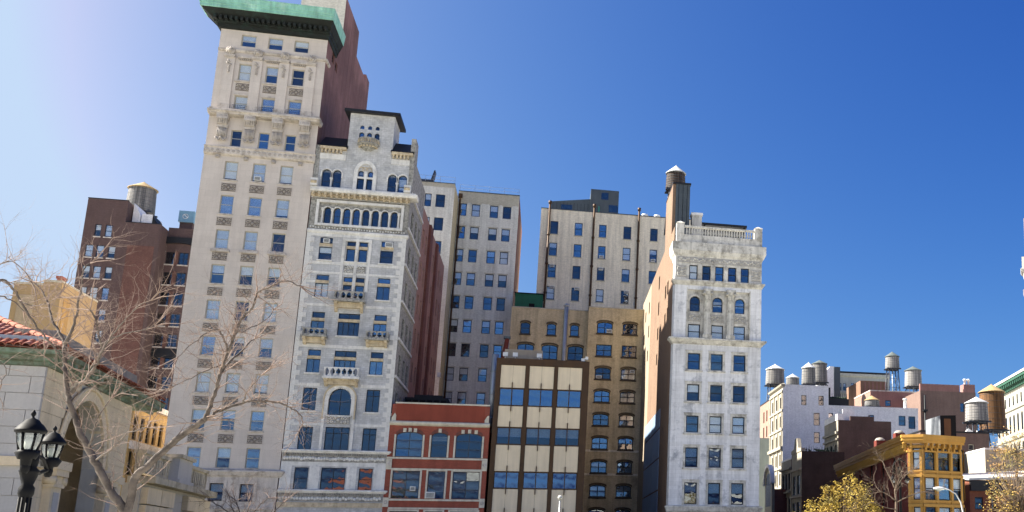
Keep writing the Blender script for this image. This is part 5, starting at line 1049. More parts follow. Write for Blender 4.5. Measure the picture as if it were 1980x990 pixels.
    for px,pyt,lab in ((1704,846,'dark red roof stack with cream cap above the red flank'),(1741,832,'dark red roof stack behind the chamfered yellow corner')):
        a=near(px-9,pyt+30,138); c=near(px+9,pyt,138); h=thing('chimney_stack',lab,'chimney',(a.x,138,zc+.5)); b=MB(); b.box(0,c.x-a.x,0,1.2,0,c.z-zc-.9); b.build('stack',dred,h); b=MB(); b.lathe([(.05,.45),(.5,.35),(.75,.1),(.75,-.05)],((c.x-a.x)/2,.6,c.z-zc-.9),10); b.build('cap',mat('dull_stone_cap',(.26,.24,.21),.2,2.),h)
    a=near(1806,845,128); c=near(1848,803,128); h=thing('stair_bulkhead','black stair bulkhead with open doorway on the yellow corner building','roof hut',(a.x,128,zc+.5)); zh=c.z-zc-.5; w_=c.x-a.x; m_=near(1818,820,128).x-a.x
    b=MB(); b.prism([(m_,0),(w_,0),(w_,zh),(m_,zh-.1)],0,.12) ; b.build('front',black,h); b=MB(); b.add([(0,1.2,0),(m_,-.01,0),(m_,-.01,zh-.1),(0,1.2,zh-.4),(0,3,0),(w_,3,0),(w_,3,zh),(0,3,zh-.4),(w_,.13,zh),(w_,.13,0)],[[0,1,2,3],[0,3,7,4],[4,7,6,5],[2,8,6,7,3],[5,6,8,9]]); b.build('side',greymetal,h); b=MB(); b.box(m_+.55,w_-.75,-.03,-.001,.1,zh-.5); b.build('door',mat('brown_door',(.10,.045,.02),.2,1.),h); b=MB(); b.box(m_+.8,m_+1.1,-.05,-.031,.9,1.1); b.build('notice',whitemetal,h)
    # brown building behind, right
    Y=150.; q=UP(1850,838,Y); bb2=mat('brown_brick_2',(.135,.09,.075),.15,.4,.2,(.22,.075,(.14,.1,.09),.012)); t=blk('brown_back_building','brown brick building right behind the yellow corner','%s'and q.x-6,UP(1912,838,Y).x,Y,Y+18,UP(1880,838,Y).z,bb2,None,fw_(((1873,1884,859,881),(1873,1884,900,914)),Y),coping=slate,fk=dict(fw=.12,fm=greyband))
    tank('large pale water tank with white cone on open steel stand at right',1889,769,779.5,815,20.5,165,5.5,wood_pale,roof_white); tank('large brown wooden water tank with tan cone behind the pale tank',1920,745,759,832,23.,180,1.,wood_brown,roof_tan)
    h=thing('roof_tarpaulin','small white peaked cover below the pale water tank','cover',(UP(1872,838,160).x,160,UP(1872,838,160).z-1.5)); b=MB(); b.add([(-2,-1,0),(3,-1,0),(3,2,0),(-2,2,0),(.2,.3,2.4)],[[0,1,4],[1,2,4],[2,3,4],[3,0,4],[3,2,1,0]]); b.build('cover',roof_white,h)
    # small cream roof block, red-brown low building with white roof
    Y=142.; q=UP(1905,885,Y); c=UP(1975,872,Y); h=blk('cream_roof_building','small cream painted building with rooftop air units at right','%s'and q.x,c.x+8,Y,Y+10,q.z+1.2,mat('dull_cream_paint',(.36,.335,.275),.1,.5,.2),None,fw_(((1932,1935,897,903),(1938,1941,895,901),(1943,1946,893,899)),Y),coping=whitepaint)
    for k,(px,py) in enumerate(((1926,872),(1944,868))): a=UP(px,py,146); o=thing('rooftop_unit',('left' if k==0 else 'right')+' grey air handling unit on the small cream building','air unit',(a.x,146,q.z+.5)); b=MB(); b.box(-.6,.6,0,1,0,a.z-q.z); b.build('casing',greymetal,o); b=MB(); b.lathe([(.15,a.z-q.z),(.4,a.z-q.z),(.4,a.z-q.z+.12),(.01,a.z-q.z+.14)],(0,.5,0),10); b.build('fan',darkmetal,o)
    Y=122.; q=UP(1874,925,Y); c=UP(1962,905,Y); rb_=mat('russet_plain',(.19,.062,.035),.15,.5,.15,(.22,.075,(.18,.08,.05),.01)); z0=UP(1900,928,Y).z; t=blk('russet_low_building','low russet brick building with sloping white roof at bottom right','%s'and q.x,c.x+10,Y,Y+8,z0,rb_,None,fw_(((1885,1901,961,985),(1917,1933,961,985)),Y),fk=dict(fw=.12,fm=slate,glass=GLASS_D))
    b=MB(); w_=c.x+10-q.x; b.add([(-.3,-.6,z0-.1),(w_,-.6,z0+.6),(w_,8,z0+2.0),(-.3,8,z0+.9),(-.3,-.6,z0+.15),(w_,-.6,z0+.9),(w_,8,z0+2.3),(-.3,8,z0+1.2)],[[0,1,5,4],[4,5,6,7],[1,2,6,5],[0,4,7,3],[3,7,6,2],[0,3,2,1]]); b.build('white_roof',roof_white,t); bx(t,'dark_fascia',slate,'F',0,0,w_,-.5,-.003,z0-1.4,z0-.12)
    for u in (3.4,): bx(t,'pier',rb_,'F',0,u,u+.5,-.3,-.003,0,z0-1.4)
    # far cream palazzo with green cornice
    Xp=UP(1925,760,330).x; Y0=330.; c=UP(1926,753,Y0); t=thing('green_corniced_palazzo','distant cream palazzo with dark green bracketed cornice at right edge','building',(c.x,Y0,0)); yr=UX(1990,716,c.x) if False else None
    # its long front runs towards the camera on the right
    A=UP(1926,752,330); B=UZ(1985,719,A.z); d=Vector((B.x-A.x,B.y-A.y,0)); L=d.length*1.5; a=math.atan2(d.y,d.x); sd_=(0,0,a); ps=mat('cream_palazzo_stone',(.31,.295,.25),.1,.5,.15); z=A.z; ops=[]; q=lambda f:f*L
    n=max(6,int(L/4.2)); s_=L/n
    for k in range(n): ops.append((k*s_+s_*.3,k*s_+s_*.3+s_*.34,z-8.6,z-5.4)); ops.append((k*s_+s_*.25,k*s_+s_*.25+s_*.45,z-17.5,z-11.5,s_*.22)); ops.append((k*s_+s_*.25,k*s_+s_*.25+s_*.45,z-27,z-21,s_*.22))
    wall(t,sd_,0,0,L,0,z-1.5,ops,ps,.4)
    for o in ops: win(t,sd_,0,*o[:4],o[4] if len(o)>4 else 0,fw=.2,fm=slate,glass=GLASS_D)
    for zz_ in (z-10,z-19.8): bx(t,'belt_course',ps,sd_,0,0,L,-.5,0,zz_,zz_+.6)
    gc=mat('dark_green_copper',(.02,.075,.05),.2,.6,.2); bx(t,'cornice_bed',gc,sd_,0,-.8,L,-.8,0,z-3.4,z-1.5); bx(t,'cornice_top',gc,sd_,0,-2.5,L,-2.6,0,z-1.5,z-.6); bx(t,'gutter',roof_white,sd_,0,-2.7,L,-2.9,.5,z-.6,z+.1)
    bm=MB(); bm.box(-.35,.35,-2.3,-.8,z-2.6,z-1.5); bme=bm.mesh(gc); T=Tside(sd_,0)
    for k in range(int(L/2)): p=T(.6+k*2.0,0,0); link('bracket',bme,t,p,a)
    n_=Vector((-d.y,d.x,0)).normalized(); b=MB(); b.quad((0,0,0),(n_.x*20,n_.y*20,0),(n_.x*20,n_.y*20,z-1.5),(0,0,z-1.5)); e=d.normalized()*L; b.quad((0,0,z-1.6),(e.x,e.y,z-1.6),(e.x+n_.x*20,e.y+n_.y*20,z-1.6),(n_.x*20,n_.y*20,z-1.6)); b.build('rear_and_roof',ps,t)
    # cornice of the tall building just outside the frame on the right
    Y=120.; a=UP(1974,548,Y); c0=UP(1984,548,Y); az=math.atan2(c0.x,c0.y)
    t=thing('stone_tower_edge','pinkish stone tower whose moulded cornice tip enters the frame at right','building',(c0.x,Y,0),-az); st=mat('pinkish_stone',(.45,.34,.30),.1,.5,.15)
    b=MB(); b.box(.05,14,0,14,0,a.z+9); b.build('wall',st,t)
    for z,o in ((a.z+1.7,.62),(a.z-1.2,.42)): cornice(t,'cornice',marbletrim if z>a.z else st,0.05,14,[(0,z-.9),(o*.5,z-.6),(o*.6,z-.2),(o,z),(o*1.1,z+.25),(o*.7,z+.4),(0,z+.5)],2.,0)
    bx(t,'finial',creamtrim,'F',0,-.42,.04,-.4,-.1,a.z+2.2,a.z+3.6)
rightgroup()
# ------------------------------------------------------------------ park pavilion with tiled roof
def pavilion():
    a=R(4.5); C=Vector((-19.41,46.4,0)); t=thing('park_pavilion','stone park pavilion with red tiled roof, green copper eaves and arched side','pavilion',C,a)
    ps=mat('warm_pavilion_stone',(.68,.56,.40),.1,.6,.2,bump=.12,patch=((.55,.45,.32),.5,.5)); pg=mat('grey_pavilion_stone',(.44,.42,.41),.08,.6,.12,bump=.1); jt=mat('stone_joint',(.47,.445,.41),.1,1.); gcop=mat('pale_green_copper',(.15,.215,.165),.2,1.2,.4,rough=.7,patch=((.085,.09,.06),1.6,.85,.45)); tl=mat('terracotta_tile',(.27,.075,.04),.3,2.2,.1,bump=.2,patch=((.20,.075,.06),3.,.6,.52)); lead=mat('lead_sheet',(.24,.22,.205),.1,.8,.2)
    ZT=9.3
    # front wall: coursed blocks on a recessed backing
    bx(t,'backing_wall',jt,'F',0,-13,-.05,.06,.5,0,ZT)
    b=MB(); cache={}
    def block(side,u0,u1,z0,z1,m=pg,d0=0.,d1=.2,nm='stone_block'): bx(t,nm,m,side,0,u0+.011,u1-.011,d0,d1,z0+.011,z1-.011)
    k=0; z=.3
    while z<ZT-.2:
        h=.66 if z+.66<ZT-.1 else ZT-z; off=[.55,1.6][k%2]; u=-.62 if True else 0
        block('F',-1.2 if k%2 else -.45,0,z,z+h,pg); e=-1.2 if k%2 else -.45
        for j in range(3): block('F',e-1.75*(j+1)+(0 if j else 0),e-1.75*j,z,z+h,pg)
        z+=h; k+=1
    # side wall with one great arch
    y0,y1,zs,r=2.8,8.4,5.9,2.8; yc=(y0+y1)/2; YE=11.9
    wall(t,'R',-.06,.25,YE-.02,0,ZT,[(y0,y1,0.02,zs+r,r)],jt,.7,'side_backing'); k=0; z=.3
    while z<ZT-.05:
        h=.66 if z+.66<ZT-.1 else ZT-z; zm=z+h; dx=0.
        if zm>zs: q=(zs+r+.45)**2; dz=max(0,z-zs); rr_=r+.45; dx=math.sqrt(max(0,rr_*rr_-dz*dz)) if dz<rr_ else -1
        else: dx=r
        st=[.25+.0,1.5 if k%2 else .9]
        if dx<0: spans=[(.21,YE)]
        else: spans=[(.21,yc-dx),(yc+dx,YE)]
        for s0,s1 in spans:
            if s1-s0<.15: continue
            n=max(1,round((s1-s0)/1.5)); w=(s1-s0)/n; sh=.25*w if (k%2 and n>1) else 0
            es=[s0]+[s0+w*i-sh for i in range(1,n)]+[s1]
            for e0,e1 in zip(es,es[1:]): bx(t,'stone_block',ps,'R',0,e0+.008,e1-.008,.0,.2,z+.008,z+h-.008)
        z+=h; k+=1
    n=17
    for i in range(n):                                   # voussoirs
        a0=math.pi*i/n+.004; a1=math.pi*(i+1)/n-.004; b=MB(Tside('R',0)); p=[(yc-r*math.cos(a0),zs+r*math.sin(a0)),(yc-r*math.cos(a1),zs+r*math.sin(a1)),(yc-(r+.45)*math.cos(a1),zs+(r+.45)*math.sin(a1)),(yc-(r+.45)*math.cos(a0),zs+(r+.45)*math.sin(a0))]
        b.add([(u,-.06,q) for u,q in p]+[(u,.5,q) for u,q in p],[[0,1,2,3],[0,4,5,1],[1,5,6,2],[2,6,7,3],[3,7,4,0]]); b.build('voussoir',ps,t)
    b=MB(Tside('R',0)); A=[(yc-(r+.52)*math.cos(math.pi*i/20),zs+(r+.52)*math.sin(math.pi*i/20)) for i in range(21)]; b.tube([(u,-.08,q) for u,q in A],.08,6); b.build('arch_moulding',ps,t)
    for u0,u1 in ((y0-1.15,y0-.05),(y1+.05,y1+1.15)):    # pilasters with scrolled capitals
        p=bx(t,'pilaster',ps,'R',0,u0,u1,-.3,-.001,0,zs-1.2); b=MB(Tside('R',0)); b.box(u0-.15,u1+.15,-.45,0,zs-.75,zs-.5); b.box(u0-.08,u1+.08,-.38,0,zs-1.2,zs-1.05); b.box(u0-.25,u1+.25,-.5,0,zs-.5,zs-.15)
        b.tube([(u0-.05,-.42,zs-.92),(u0-.05,0,zs-.92)],.18,8); b.tube([(u1+.05,-.42,zs-.92),(u1+.05,0,zs-.92)],.18,8); b.box(u0,u1,-.32,0,zs-1.05,zs-.75); b.build('capital',ps,p)
        bx(p,'inner_strip',pg,'R',0,u0+.25,u1-.25,-.33,-.301,.5,zs-1.4)
    bx(t,'impost_band',ps,'R',0,.22,y0-1.42,-.12,-.001,zs-.5,zs-.15); bx(t,'impost_band',ps,'R',0,y1+1.42,YE,-.12,-.001,zs-.5,zs-.15); bx(t,'impost_band',ps,'F',0,-6,.12,-.12,-.001,zs-.5,zs-.15)
    # inside
    bx(t,'inner_wall',ps,'F',0,-4.6,-4.2,.6,YE-.3,0,ZT); bx(t,'inner_entablature',ps,'F',0,-4.2,-4.05,.6,YE-.3,5.0,5.7); bx(t,'ceiling',pg,'F',0,-12.5,-.8,.5,YE,ZT-.15,ZT-.01); bx(t,'end_wall',ps,'F',0,-12.9,-.75,YE-.3,YE-.02,0,ZT); bx(t,'wall',ps,'F',0,-13,-12.7,.5,YE,0,ZT)
    for u in (2.2,5.2,8.2): p=bx(t,'inner_pilaster',ps,'F',0,-4.2,-4.0,u,u+.8,0,5.0)
    # copper eaves
    L=15.2
    cornice(t,'copper_cornice',gcop,-13,0,[(0,ZT),(.1,ZT+.02),(.14,ZT+.14),(.3,ZT+.2),(.34,ZT+.34),(.58,ZT+.42),(.62,ZT+.58),(.5,ZT+.62)],0,L)
    b=MB()
    for k in range(22): b.box(.1,.5,.2+k*.68,.48+k*.68,ZT+.2,ZT+.42)
    b.build('eaves_brackets',gcop,t)['kind']='stuff'
    bx(t,'soffit',gcop,'F',0,-3,0.5,YE,L,ZT+.2,ZT+.45)
    # roof
    o=.7; ze=ZT+.62; tp=math.tan(R(24)); cp=math.cos(R(24)); x0,x1,ya,yb=-13.7,o,-o,L+.1; m=(x1-x0)/2
    b=MB(); b.add([(x0,ya,ze),(x1,ya,ze),(x1,yb,ze),(x0,yb,ze),(x0+m,ya+m,ze+m*tp),(x0+m,yb-m,ze+m*tp)] if yb-ya>2*m else [(x0,ya,ze),(x1,ya,ze),(x1,yb,ze),(x0,yb,ze),(x0+m,ya+m,ze+m*tp),(x0+m,yb-m,ze+m*tp)],[[0,1,4],[1,2,5,4],[2,3,5],[3,0,4,5],[3,2,1,0]]); rf=b.build('roof',tl,t)
    tb=MB(); n=6
    for j,(y,rr_) in enumerate(((0,.135),(.5,.105))): pass
    vs=[(math.cos(math.pi*i/n)*.135*f,y,math.sin(math.pi*i/n)*.12*f+.02) for y,f in ((0,1.),(.52,.8)) for i in range(n+1)]+[(math.cos(math.pi*i/n)*.105,.0,math.sin(math.pi*i/n)*.09+.02) for i in range(n+1)]
    tb.add(vs,[[i,i+1,n+2+i,n+1+i] for i in range(n)]+[[2*n+2+i,2*n+3+i,i+1,i] for i in range(n)]); tb.sm=[True]*len(tb.sm); tm=[]
    for c_ in ((.27,.075,.04),(.33,.11,.065),(.21,.055,.04),(.30,.13,.10)): tm.append(tb.mesh(mat('terracotta_%d'%len(tm),c_,.25,3.,.05,bump=.2)))
    rr=random.Random(12); sp=.27; rowh=.42
    def tile(x,y,z,rz): q=link('roof_tile',rr.choice(tm),rf,(x,y,z+rr.uniform(-.01,.015))); q.rotation_euler=(R(24)+rr.uniform(-.03,.03),rr.uniform(-.03,.03),rz); 
    for k in range(24):                                  # front slope
        x=x1-.16-k*sp
        for j in range(9):
            d=j*rowh*cp
            if d>x1-x-.05: break
            if k<14 or j<3: tile(x,ya+d-.05,ze+d*tp+.02,0)
    for k in range(56):                                  # side slope
        y=ya+.16+k*sp
        for j in range(3):
            d=j*rowh*cp
            if d>y-ya-.05: break
            tile(x1-d+.05,y,ze+d*tp+.02,math.pi/2)
    hb=MB(); vs=[(math.cos(math.pi*i/n)*.17*f,y,math.sin(math.pi*i/n)*.15*f+.03) for y,f in ((0,1.),(.6,.85)) for i in range(n+1)]; hb.add(vs,[[i,i+1,n+2+i,n+1+i] for i in range(n)]+[list(range(n+1))]); hm=hb.mesh(tm[1].materials[0])
    for k in range(14): d=k*.36; q=link('hip_tile',hm,rf,(x1-d,ya+d,ze+d*tp+.08)); q.rotation_euler=(math.atan(tp/1.414),0,R(45))
    b=MB(); b.box(x0,x1-.75,ya+.55,ya+.62,ze+.55*tp+.1,ze+.55*tp+.3); b.build('snow_guard',greymetal,rf)
    b=MB(); b.box(-1.6,-.15,.9,12.4,ze+.1,ze+1.02); b.add([(-1.6,12.4,ze+.1),(-.15,12.4,ze+.1),(-.15,13.0,ze+.1),(-1.6,13.0,ze+.1),(-1.6,12.4,ze+1.02),(-.15,12.4,ze+1.02)],[[0,1,5,4],[5,1,2],[0,4,3],[4,5,2,3]]); b.build('lead_monitor',lead,rf)
    # terrace wall beyond
    T=thing('terrace_wall','buff stone terrace wall with panelled parapet and pedestal beyond the pavilion','wall',tuple(C+Matrix.Rotation(a,3,'Z')@Vector((0,15.4,0))),a); mt=mat('mossy_buff_stone',(.50,.44,.34),.15,.6,.35,bump=.2,patch=((.20,.175,.12),.7,.7,.5))
    sd=lambda nm,m,u0,u1,d0,d1,z0,z1:bx(T,nm,m,'R',0,u0,u1,d0,d1,z0,z1)
    sd('parapet',mt,.2,5.5,.1,.5,6.3,7.3); sd('parapet',mt,8.9,15.2,.1,.5,6.3,7.3); sd('coping',mt,.1,5.5,.0,.6,7.3,7.5); sd('coping',mt,8.9,15.3,.0,.6,7.3,7.5); sd('pedestal',pg,5.6,8.8,-.35,.6,6.3,7.55); sd('pedestal_cap',mt,5.45,8.95,-.5,.7,7.55,7.75); sd('pedestal_base',pg,5.45,8.95,-.5,.65,6.1,6.3)
    for q in range(10): sd('parapet_fluting',mt,.5+q*.5,.75+q*.5,.04,.1,6.45,7.15)
    for q in range(12): sd('parapet_fluting',mt,9.2+q*.5,9.45+q*.5,.04,.1,6.45,7.15)
    sd('ledge',mt,0,15.4,-.6,.7,5.75,6.1); sd('core',jt,0.05,15.2,.05,.9,0,5.75)
    for k in range(6):
        for u0,u1 in ((.1,3.0),(3.0,5.9),(9.0,12.1),(12.1,15.2)): sd('rusticated_block',ps,u0+.05,u1-.05,-.3+.03*((k*7+int(u0))%3),.06,5.6-(k+1)*.92,5.6-k*.92-.07)
    sd('recess',pg,5.95,8.95,.0,.06,.2,5.6)
pavilion()
# ------------------------------------------------------------------ lamps
def lantern(parent,p,s):
    ring=lambda prof,n=8:prof
    b=MB(); b.lathe([(.10,-.1),(.14,-.02),(.10,.02)],p,12); b.lathe([(.06*s,-.34*s),(.09*s,-.3*s),(.11*s,-.12*s),(.17*s,-.06*s),(.19*s,0),(.14*s,.03*s)],p,12); b.build('lantern_base',black,parent)
    h=.40*s; b=MB()
    for k in range(6): a=2*math.pi*k/6+.3; b.tube([(p[0]+.155*s*math.cos(a),p[1]+.155*s*math.sin(a),p[2]+.02*s),(p[0]+.235*s*math.cos(a),p[1]+.235*s*math.sin(a),p[2]+h)],.014*s+.006,5)
    b.lathe([(.225*s,h-.02),(.285*s,h),(.29*s,h+.05*s),(.27*s,h+.06*s)],p,24); g=b.build('lantern_cage',black,parent)
    b=MB(); b.lathe([(.14*s,.03*s),(.2*s,h*.5),(.225*s,h)],p,12,smooth=False); b.build('lantern_glass',LANTERN,g); b=MB(); b.lathe([(.05*s,.03*s),(.08*s,.1*s),(.08*s,.25*s),(.03*s,.3*s)],p,10); b.build('lamp_bulb',whitemetal,g)
    b=MB(); b.lathe([(.285*s,h+.05*s),(.26*s,h+.09*s),(.2*s,h+.17*s),(.17*s,h+.19*s),(.12*s,h+.26*s),(.04*s,h+.30*s),(.02*s,h+.33*s),(.045*s,h+.37*s),(.045*s,h+.41*s),(.01*s,h+.47*s)],p,24); b.build('lantern_cap',black,parent)
def park_lamp():
    Y=16.; t0=UP(57,911,Y); t=thing('park_lamp','black cast iron park lamp with twin lanterns before the pavilion','lamp post',(t0.x,Y,0)); zt=t0.z
    b=MB(); b.lathe([(.24,0),(.24,.25),(.2,.35),(.16,.7),(.1,.85),(.085,1.0),(.07,zt-.35),(.09,zt-.3),(.09,zt-.22),(.065,zt-.18),(.11,zt-.02),(.12,zt),(.07,zt+.05),(.085,zt+.1),(.085,zt+.28),(.02,zt+.3)],n=16); b.build('post',black,t)
    for k in range(8): a=2*math.pi*k/8; b=MB(); b.tube([(.075*math.cos(a),.075*math.sin(a),1.0),(.066*math.cos(a),.066*math.sin(a),zt-.35)],.016,5); b.build('flute',black,t)
    for (px,py,dy,s) in ((53,873,-.25,.63),(97,888,.7,.54)):
        c=UP(px,py,Y+dy); p=(c.x-t0.x,dy,c.z); b=MB(); b.tube([(0,0,zt+.08),(p[0]*.5,p[1]*.5,zt+.0),(p[0]*.85,p[1]*.85,p[2]-.30*s),(p[0],p[1],p[2]-.28*s)],.03,6); b.tube([(0,0,zt+.24),(p[0]*.6,p[1]*.6,zt+.2),(p[0],p[1],p[2]-.2)],.028,6)
        b.lathe([(.03,-.46*s),(.05,-.42*s),(.06,-.3*s),(.05,-.25*s)],p,8); b.build('arm',black,t); lantern(t,p,s)
park_lamp()
def street_lamps():
    Y=60.; q=[UP(x,y,Y) for x,y in ((1866,1010),(1858,972),(1848,955),(1835,947),(1822,944))]; t=thing('street_lamp','pale grey cobra head street lamp before the yellow building','street lamp',(q[0].x,Y,0)); gm=mat('pale_lamp_paint',(.6,.62,.62),.05,1.,0,rough=.5)
    b=MB(); b.tube([(0.05,0,0),(0,0,q[0].z)]+[(p.x-q[0].x,0,p.z) for p in q[1:]],[.11,.06,.045,.04,.036,.034],8); b.build('mast',gm,t); c=q[-1]; b=MB(); b.ball((c.x-q[0].x-.2,0,c.z-.02),.33,8,(1.2,.55,.33)); b.build('head',gm,t); b=MB(); b.ball((c.x-q[0].x-.25,0,c.z-.09),.22,8,(1.,.7,.5)); b.build('lens',LANTERN,t)
    Y=75.; c=UP(1740,905,Y); t=thing('crook_lamp','black twin armed crook lamp rising behind the bare right tree','street lamp',(c.x,Y,0)); sc_=UP(1755,905,Y).x-c.x
    b=MB(); b.tube([(0,0,0),(0,0,c.z),(0,0,UP(1740,889,Y).z)],[.16,.09,.06],8); b.ball((0,0,UP(1740,889,Y).z),.14,6); b.ball((0,0,c.z-.2),.22,6,(1,1,1.6)); b.build('mast',black,t)
    zt=UP(1740,889,Y).z
    for s in (-1,1):
        b=MB(); b.tube([(s*sc_*.9*math.sin(a)*(1),0,zt-.7+.65*math.cos(a)*1.1) if a<1.6 else (s*sc_*.9,0,zt-.7-(a-1.57)*.8) for a in [i*.28 for i in range(9)]],.05,6); b.build('crook_arm',black,t); b=MB(); b.lathe([(.03,0),(.12,-.1),(.26,-.25),(.28,-.32),(.2,-.33)],(s*sc_*.9,0,zt-1.2),12); b.build('lamp_shade',black,t); b=MB(); b.ball((s*sc_*.9,0,zt-1.62),.17,7,(1,1,.9)); b.build('globe',LANTERN,t)
    Y=85.; c=UP(1083,962,Y); t=thing('globe_lamp','slim white globe lamp before the panelled block','street lamp',(c.x,Y,0)); b=MB(); b.tube([(0,0,0),(0,0,c.z-.1)],[.07,.045],8); b.build('pole',greymetal,t); b=MB(); b.ball((0,0,c.z),.18,10); b.build('globe',mat('opal_globe',(.5,.5,.48),.05,2.,0,rough=.4),t); b=MB(); b.lathe([(.05,c.z-.28),(.09,c.z-.2),(.09,c.z-.16)],n=10); b.build('collar',greymetal,t)
street_lamps()
# ------------------------------------------------------------------ trees
def grow(b,rr,p,d,l,r,depth,droop=0.,spread=.6,seg=3,n=4):
    pts=[p.copy()]; dirs=[d.copy()]; rad=[r]
    for i in range(seg):
        d=(d+Vector((rr.gauss(0,.2),rr.gauss(0,.2),rr.gauss(.03-droop,.18)))).normalized(); p=p+d*(l/seg); pts.append(p.copy()); dirs.append(d.copy()); rad.append(r*(1-.75*(i+1)/seg))
    b.tube(pts,rad,n,cap=False)
    if depth>0:
        k=rr.randint(2,4)
        for j in range(k):
            i=rr.randint(1,seg); a=dirs[i]; s=(a+Vector((rr.gauss(0,spread),rr.gauss(0,spread),rr.gauss(.08-droop,spread)))).normalized(); grow(b,rr,pts[i],s,l*rr.uniform(.45,.75),max(rad[i]*.7,r*.35),depth-1,droop,spread,seg,3)
bark=mat('pale_grey_bark',(.125,.102,.086),.3,3.,.2,bump=.5,patch=((.055,.044,.038),2.5,.8,.47)); twig=mat('pale_twig',(.22,.16,.13),.2,2.,0,bump=0); twigd=mat('brown_twig',(.13,.095,.07),.2,2.,0,bump=0)
def smooth_path(pts,k=3):
    out=[]
    for i in range(len(pts)-1):
        p0=pts[max(0,i-1)];p1=pts[i];p2=pts[i+1];p3=pts[min(len(pts)-1,i+2)]
        for j in range(k):
            t=j/k; out.append(.5*((2*p1)+(p2-p0)*t+(2*p0-5*p1+4*p2-p3)*t*t+(3*p1-p0-3*p2+p3)*t**3))
    out.append(pts[-1]); return out
def bare_tree(name,label,Y,paths,base,seed,twl=.9,dens=1.,scale=1.,bk=None,tk=None):
    rr=random.Random(seed); g=UP(*base,Y); t=thing(name,label,'tree',(g.x,Y,0)); O=Vector((g.x,Y,0)); lb=MB(); tw=MB(); first=True
    for pth,w0,w1,dy,td in paths:
        n=len(pth); P=[UP(x,y,Y+dy[0]+(dy[1]-dy[0])*i/(n-1))-O for i,(x,y) in enumerate(pth)]
        S=smooth_path(P); S=[p+Vector((rr.gauss(0,.01),rr.gauss(0,.02),rr.gauss(0,.01)))*scale for p in S]; m=len(S); px=Y/F
        rad=[(w0+(w1-w0)*(i/(m-1))**.7)*px*.40 for i in range(m)]
        if first: S=[Vector((0,0,0)),Vector((S[0].x*.3,0,S[0].z*.5))]+S; rad=[rad[0]*1.5,rad[0]*1.2]+rad; first=False; sk=2
        else: sk=0
        lb.tube(S,rad,8)
        for i in range(sk+2,len(S)):
            f=(i-sk)/m
            for _ in range(int(rr.random()<.75*dens*td)+int(rr.random()<.4*dens*td)*(f>.3)):
                d=(S[i]-S[i-1]).normalized(); s=(d*.6+Vector((rr.gauss(0,.65),rr.gauss(0,.5),rr.gauss(.25,.6)))).normalized(); grow(tw,rr,S[i].copy(),s,rr.uniform(.45,1.25)*twl,max(.006,min(.016,rad[i]*.4))*scale**.5,2,0,.6)
        if td>0:
            d=(S[-1]-S[-2]).normalized()
            for _ in range(3): grow(tw,rr,S[-1].copy(),(d+Vector((rr.gauss(0,.4),rr.gauss(0,.3),rr.gauss(0,.4)))).normalized(),twl*1.0,.016*scale**.5,2,0,.55)
    lb.build('trunk_and_limbs',bk or bark,t); c=tw.build('twigs',tk or twig,t); c['kind']='stuff'; return t
A=[(247,1004),(240,985),(226,967),(213,950),(197,918),(183,891),(170,866),(158,841),(148,818),(141,797),(133,770),(129,747),(126,720),(125,698),(126,666)]
bare_tree('bare_tree','leafless pale barked tree leaning before the pavilion and limestone tower',30.,[
 (A,21,8,(0,0),.5),
 ([(126,668),(116,645),(106,629),(98,608),(94,589),(82,564),(70,552)],7,2.5,(0,.6),1),
 ([(126,668),(141,634),(148,609),(153,580),(156,559),(161,525),(172,508)],7,2.5,(0,-.6),1),
 ([(136,762),(152,745),(168,733),(182,712),(190,698),(194,680),(195,663),(190,640),(186,619),(175,600)],9,3,(0,-1.2),1.1),
 ([(195,668),(215,655),(240,645),(268,640),(300,628)],4,1.5,(-1.2,-1.6),1.3),
 ([(190,690),(205,668),(222,640),(245,615),(268,590),(292,582)],4.5,1.5,(-1.2,-2.),1.3),
 ([(244,1000),(252,965),(257,935),(263,920),(272,911),(290,896),(315,872),(340.5,851),(360,836),(378,823),(393.5,813)],17,12,(0,-.6),.25),
 ([(393,814),(399,803),(403.6,793),(409,780),(413.7,765),(418,752),(422,733),(428,712),(435,694),(445,674),(451,655),(457,638),(464.5,621),(476,607),(488.7,594.5),(493,582),(496,570),(506,561),(518,556),(535,548),(551.7,542),(566,547),(578,553)],10,2.5,(-.6,-1.8),1.0),
 ([(424,728),(437,708),(450,693),(462,684),(471.7,674),(481,663),(491,655)],6,3,(-.8,0),1.2),
 ([(441,684),(437,668),(433,657),(427,645),(421,636),(405,640),(388,652),(368,668),(345,690)],5,1.5,(-1,-2.2),1.4),
 ([(393.5,813),(406,804),(421,795.6),(436,789),(451.6,784),(472,778),(488,775.5),(504.6,775),(520,776),(537.5,778),(552,783),(565,790),(576,798),(583,806),(585,822)],9,2.2,(-.6,.4),.7),
 ([(471,778),(474,766),(480,754),(492,742),(505,726)],4,1.5,(-.3,-1),1.2),
 ([(457,640),(470,640),(488,632),(510,620),(530,600)],4,1.5,(-1,.2),1.4),
 ([(432,705),(410,712),(388,722),(362,735),(335,748)],3.5,1.4,(-.8,-1.6),1.3),
 ([(183,891),(200,880),(222,862),(250,838),(285,826)],5,2,(0,-1.4),.9),
 ([(170,868),(180,845),(186,815),(200,790),(216,768)],5,2,(0,-.8),1.0),
 ([(265,918),(262,890),(268,862),(270,836)],4,1.5,(0,-.7),.9)],(246,1004),21,.85,1.0)
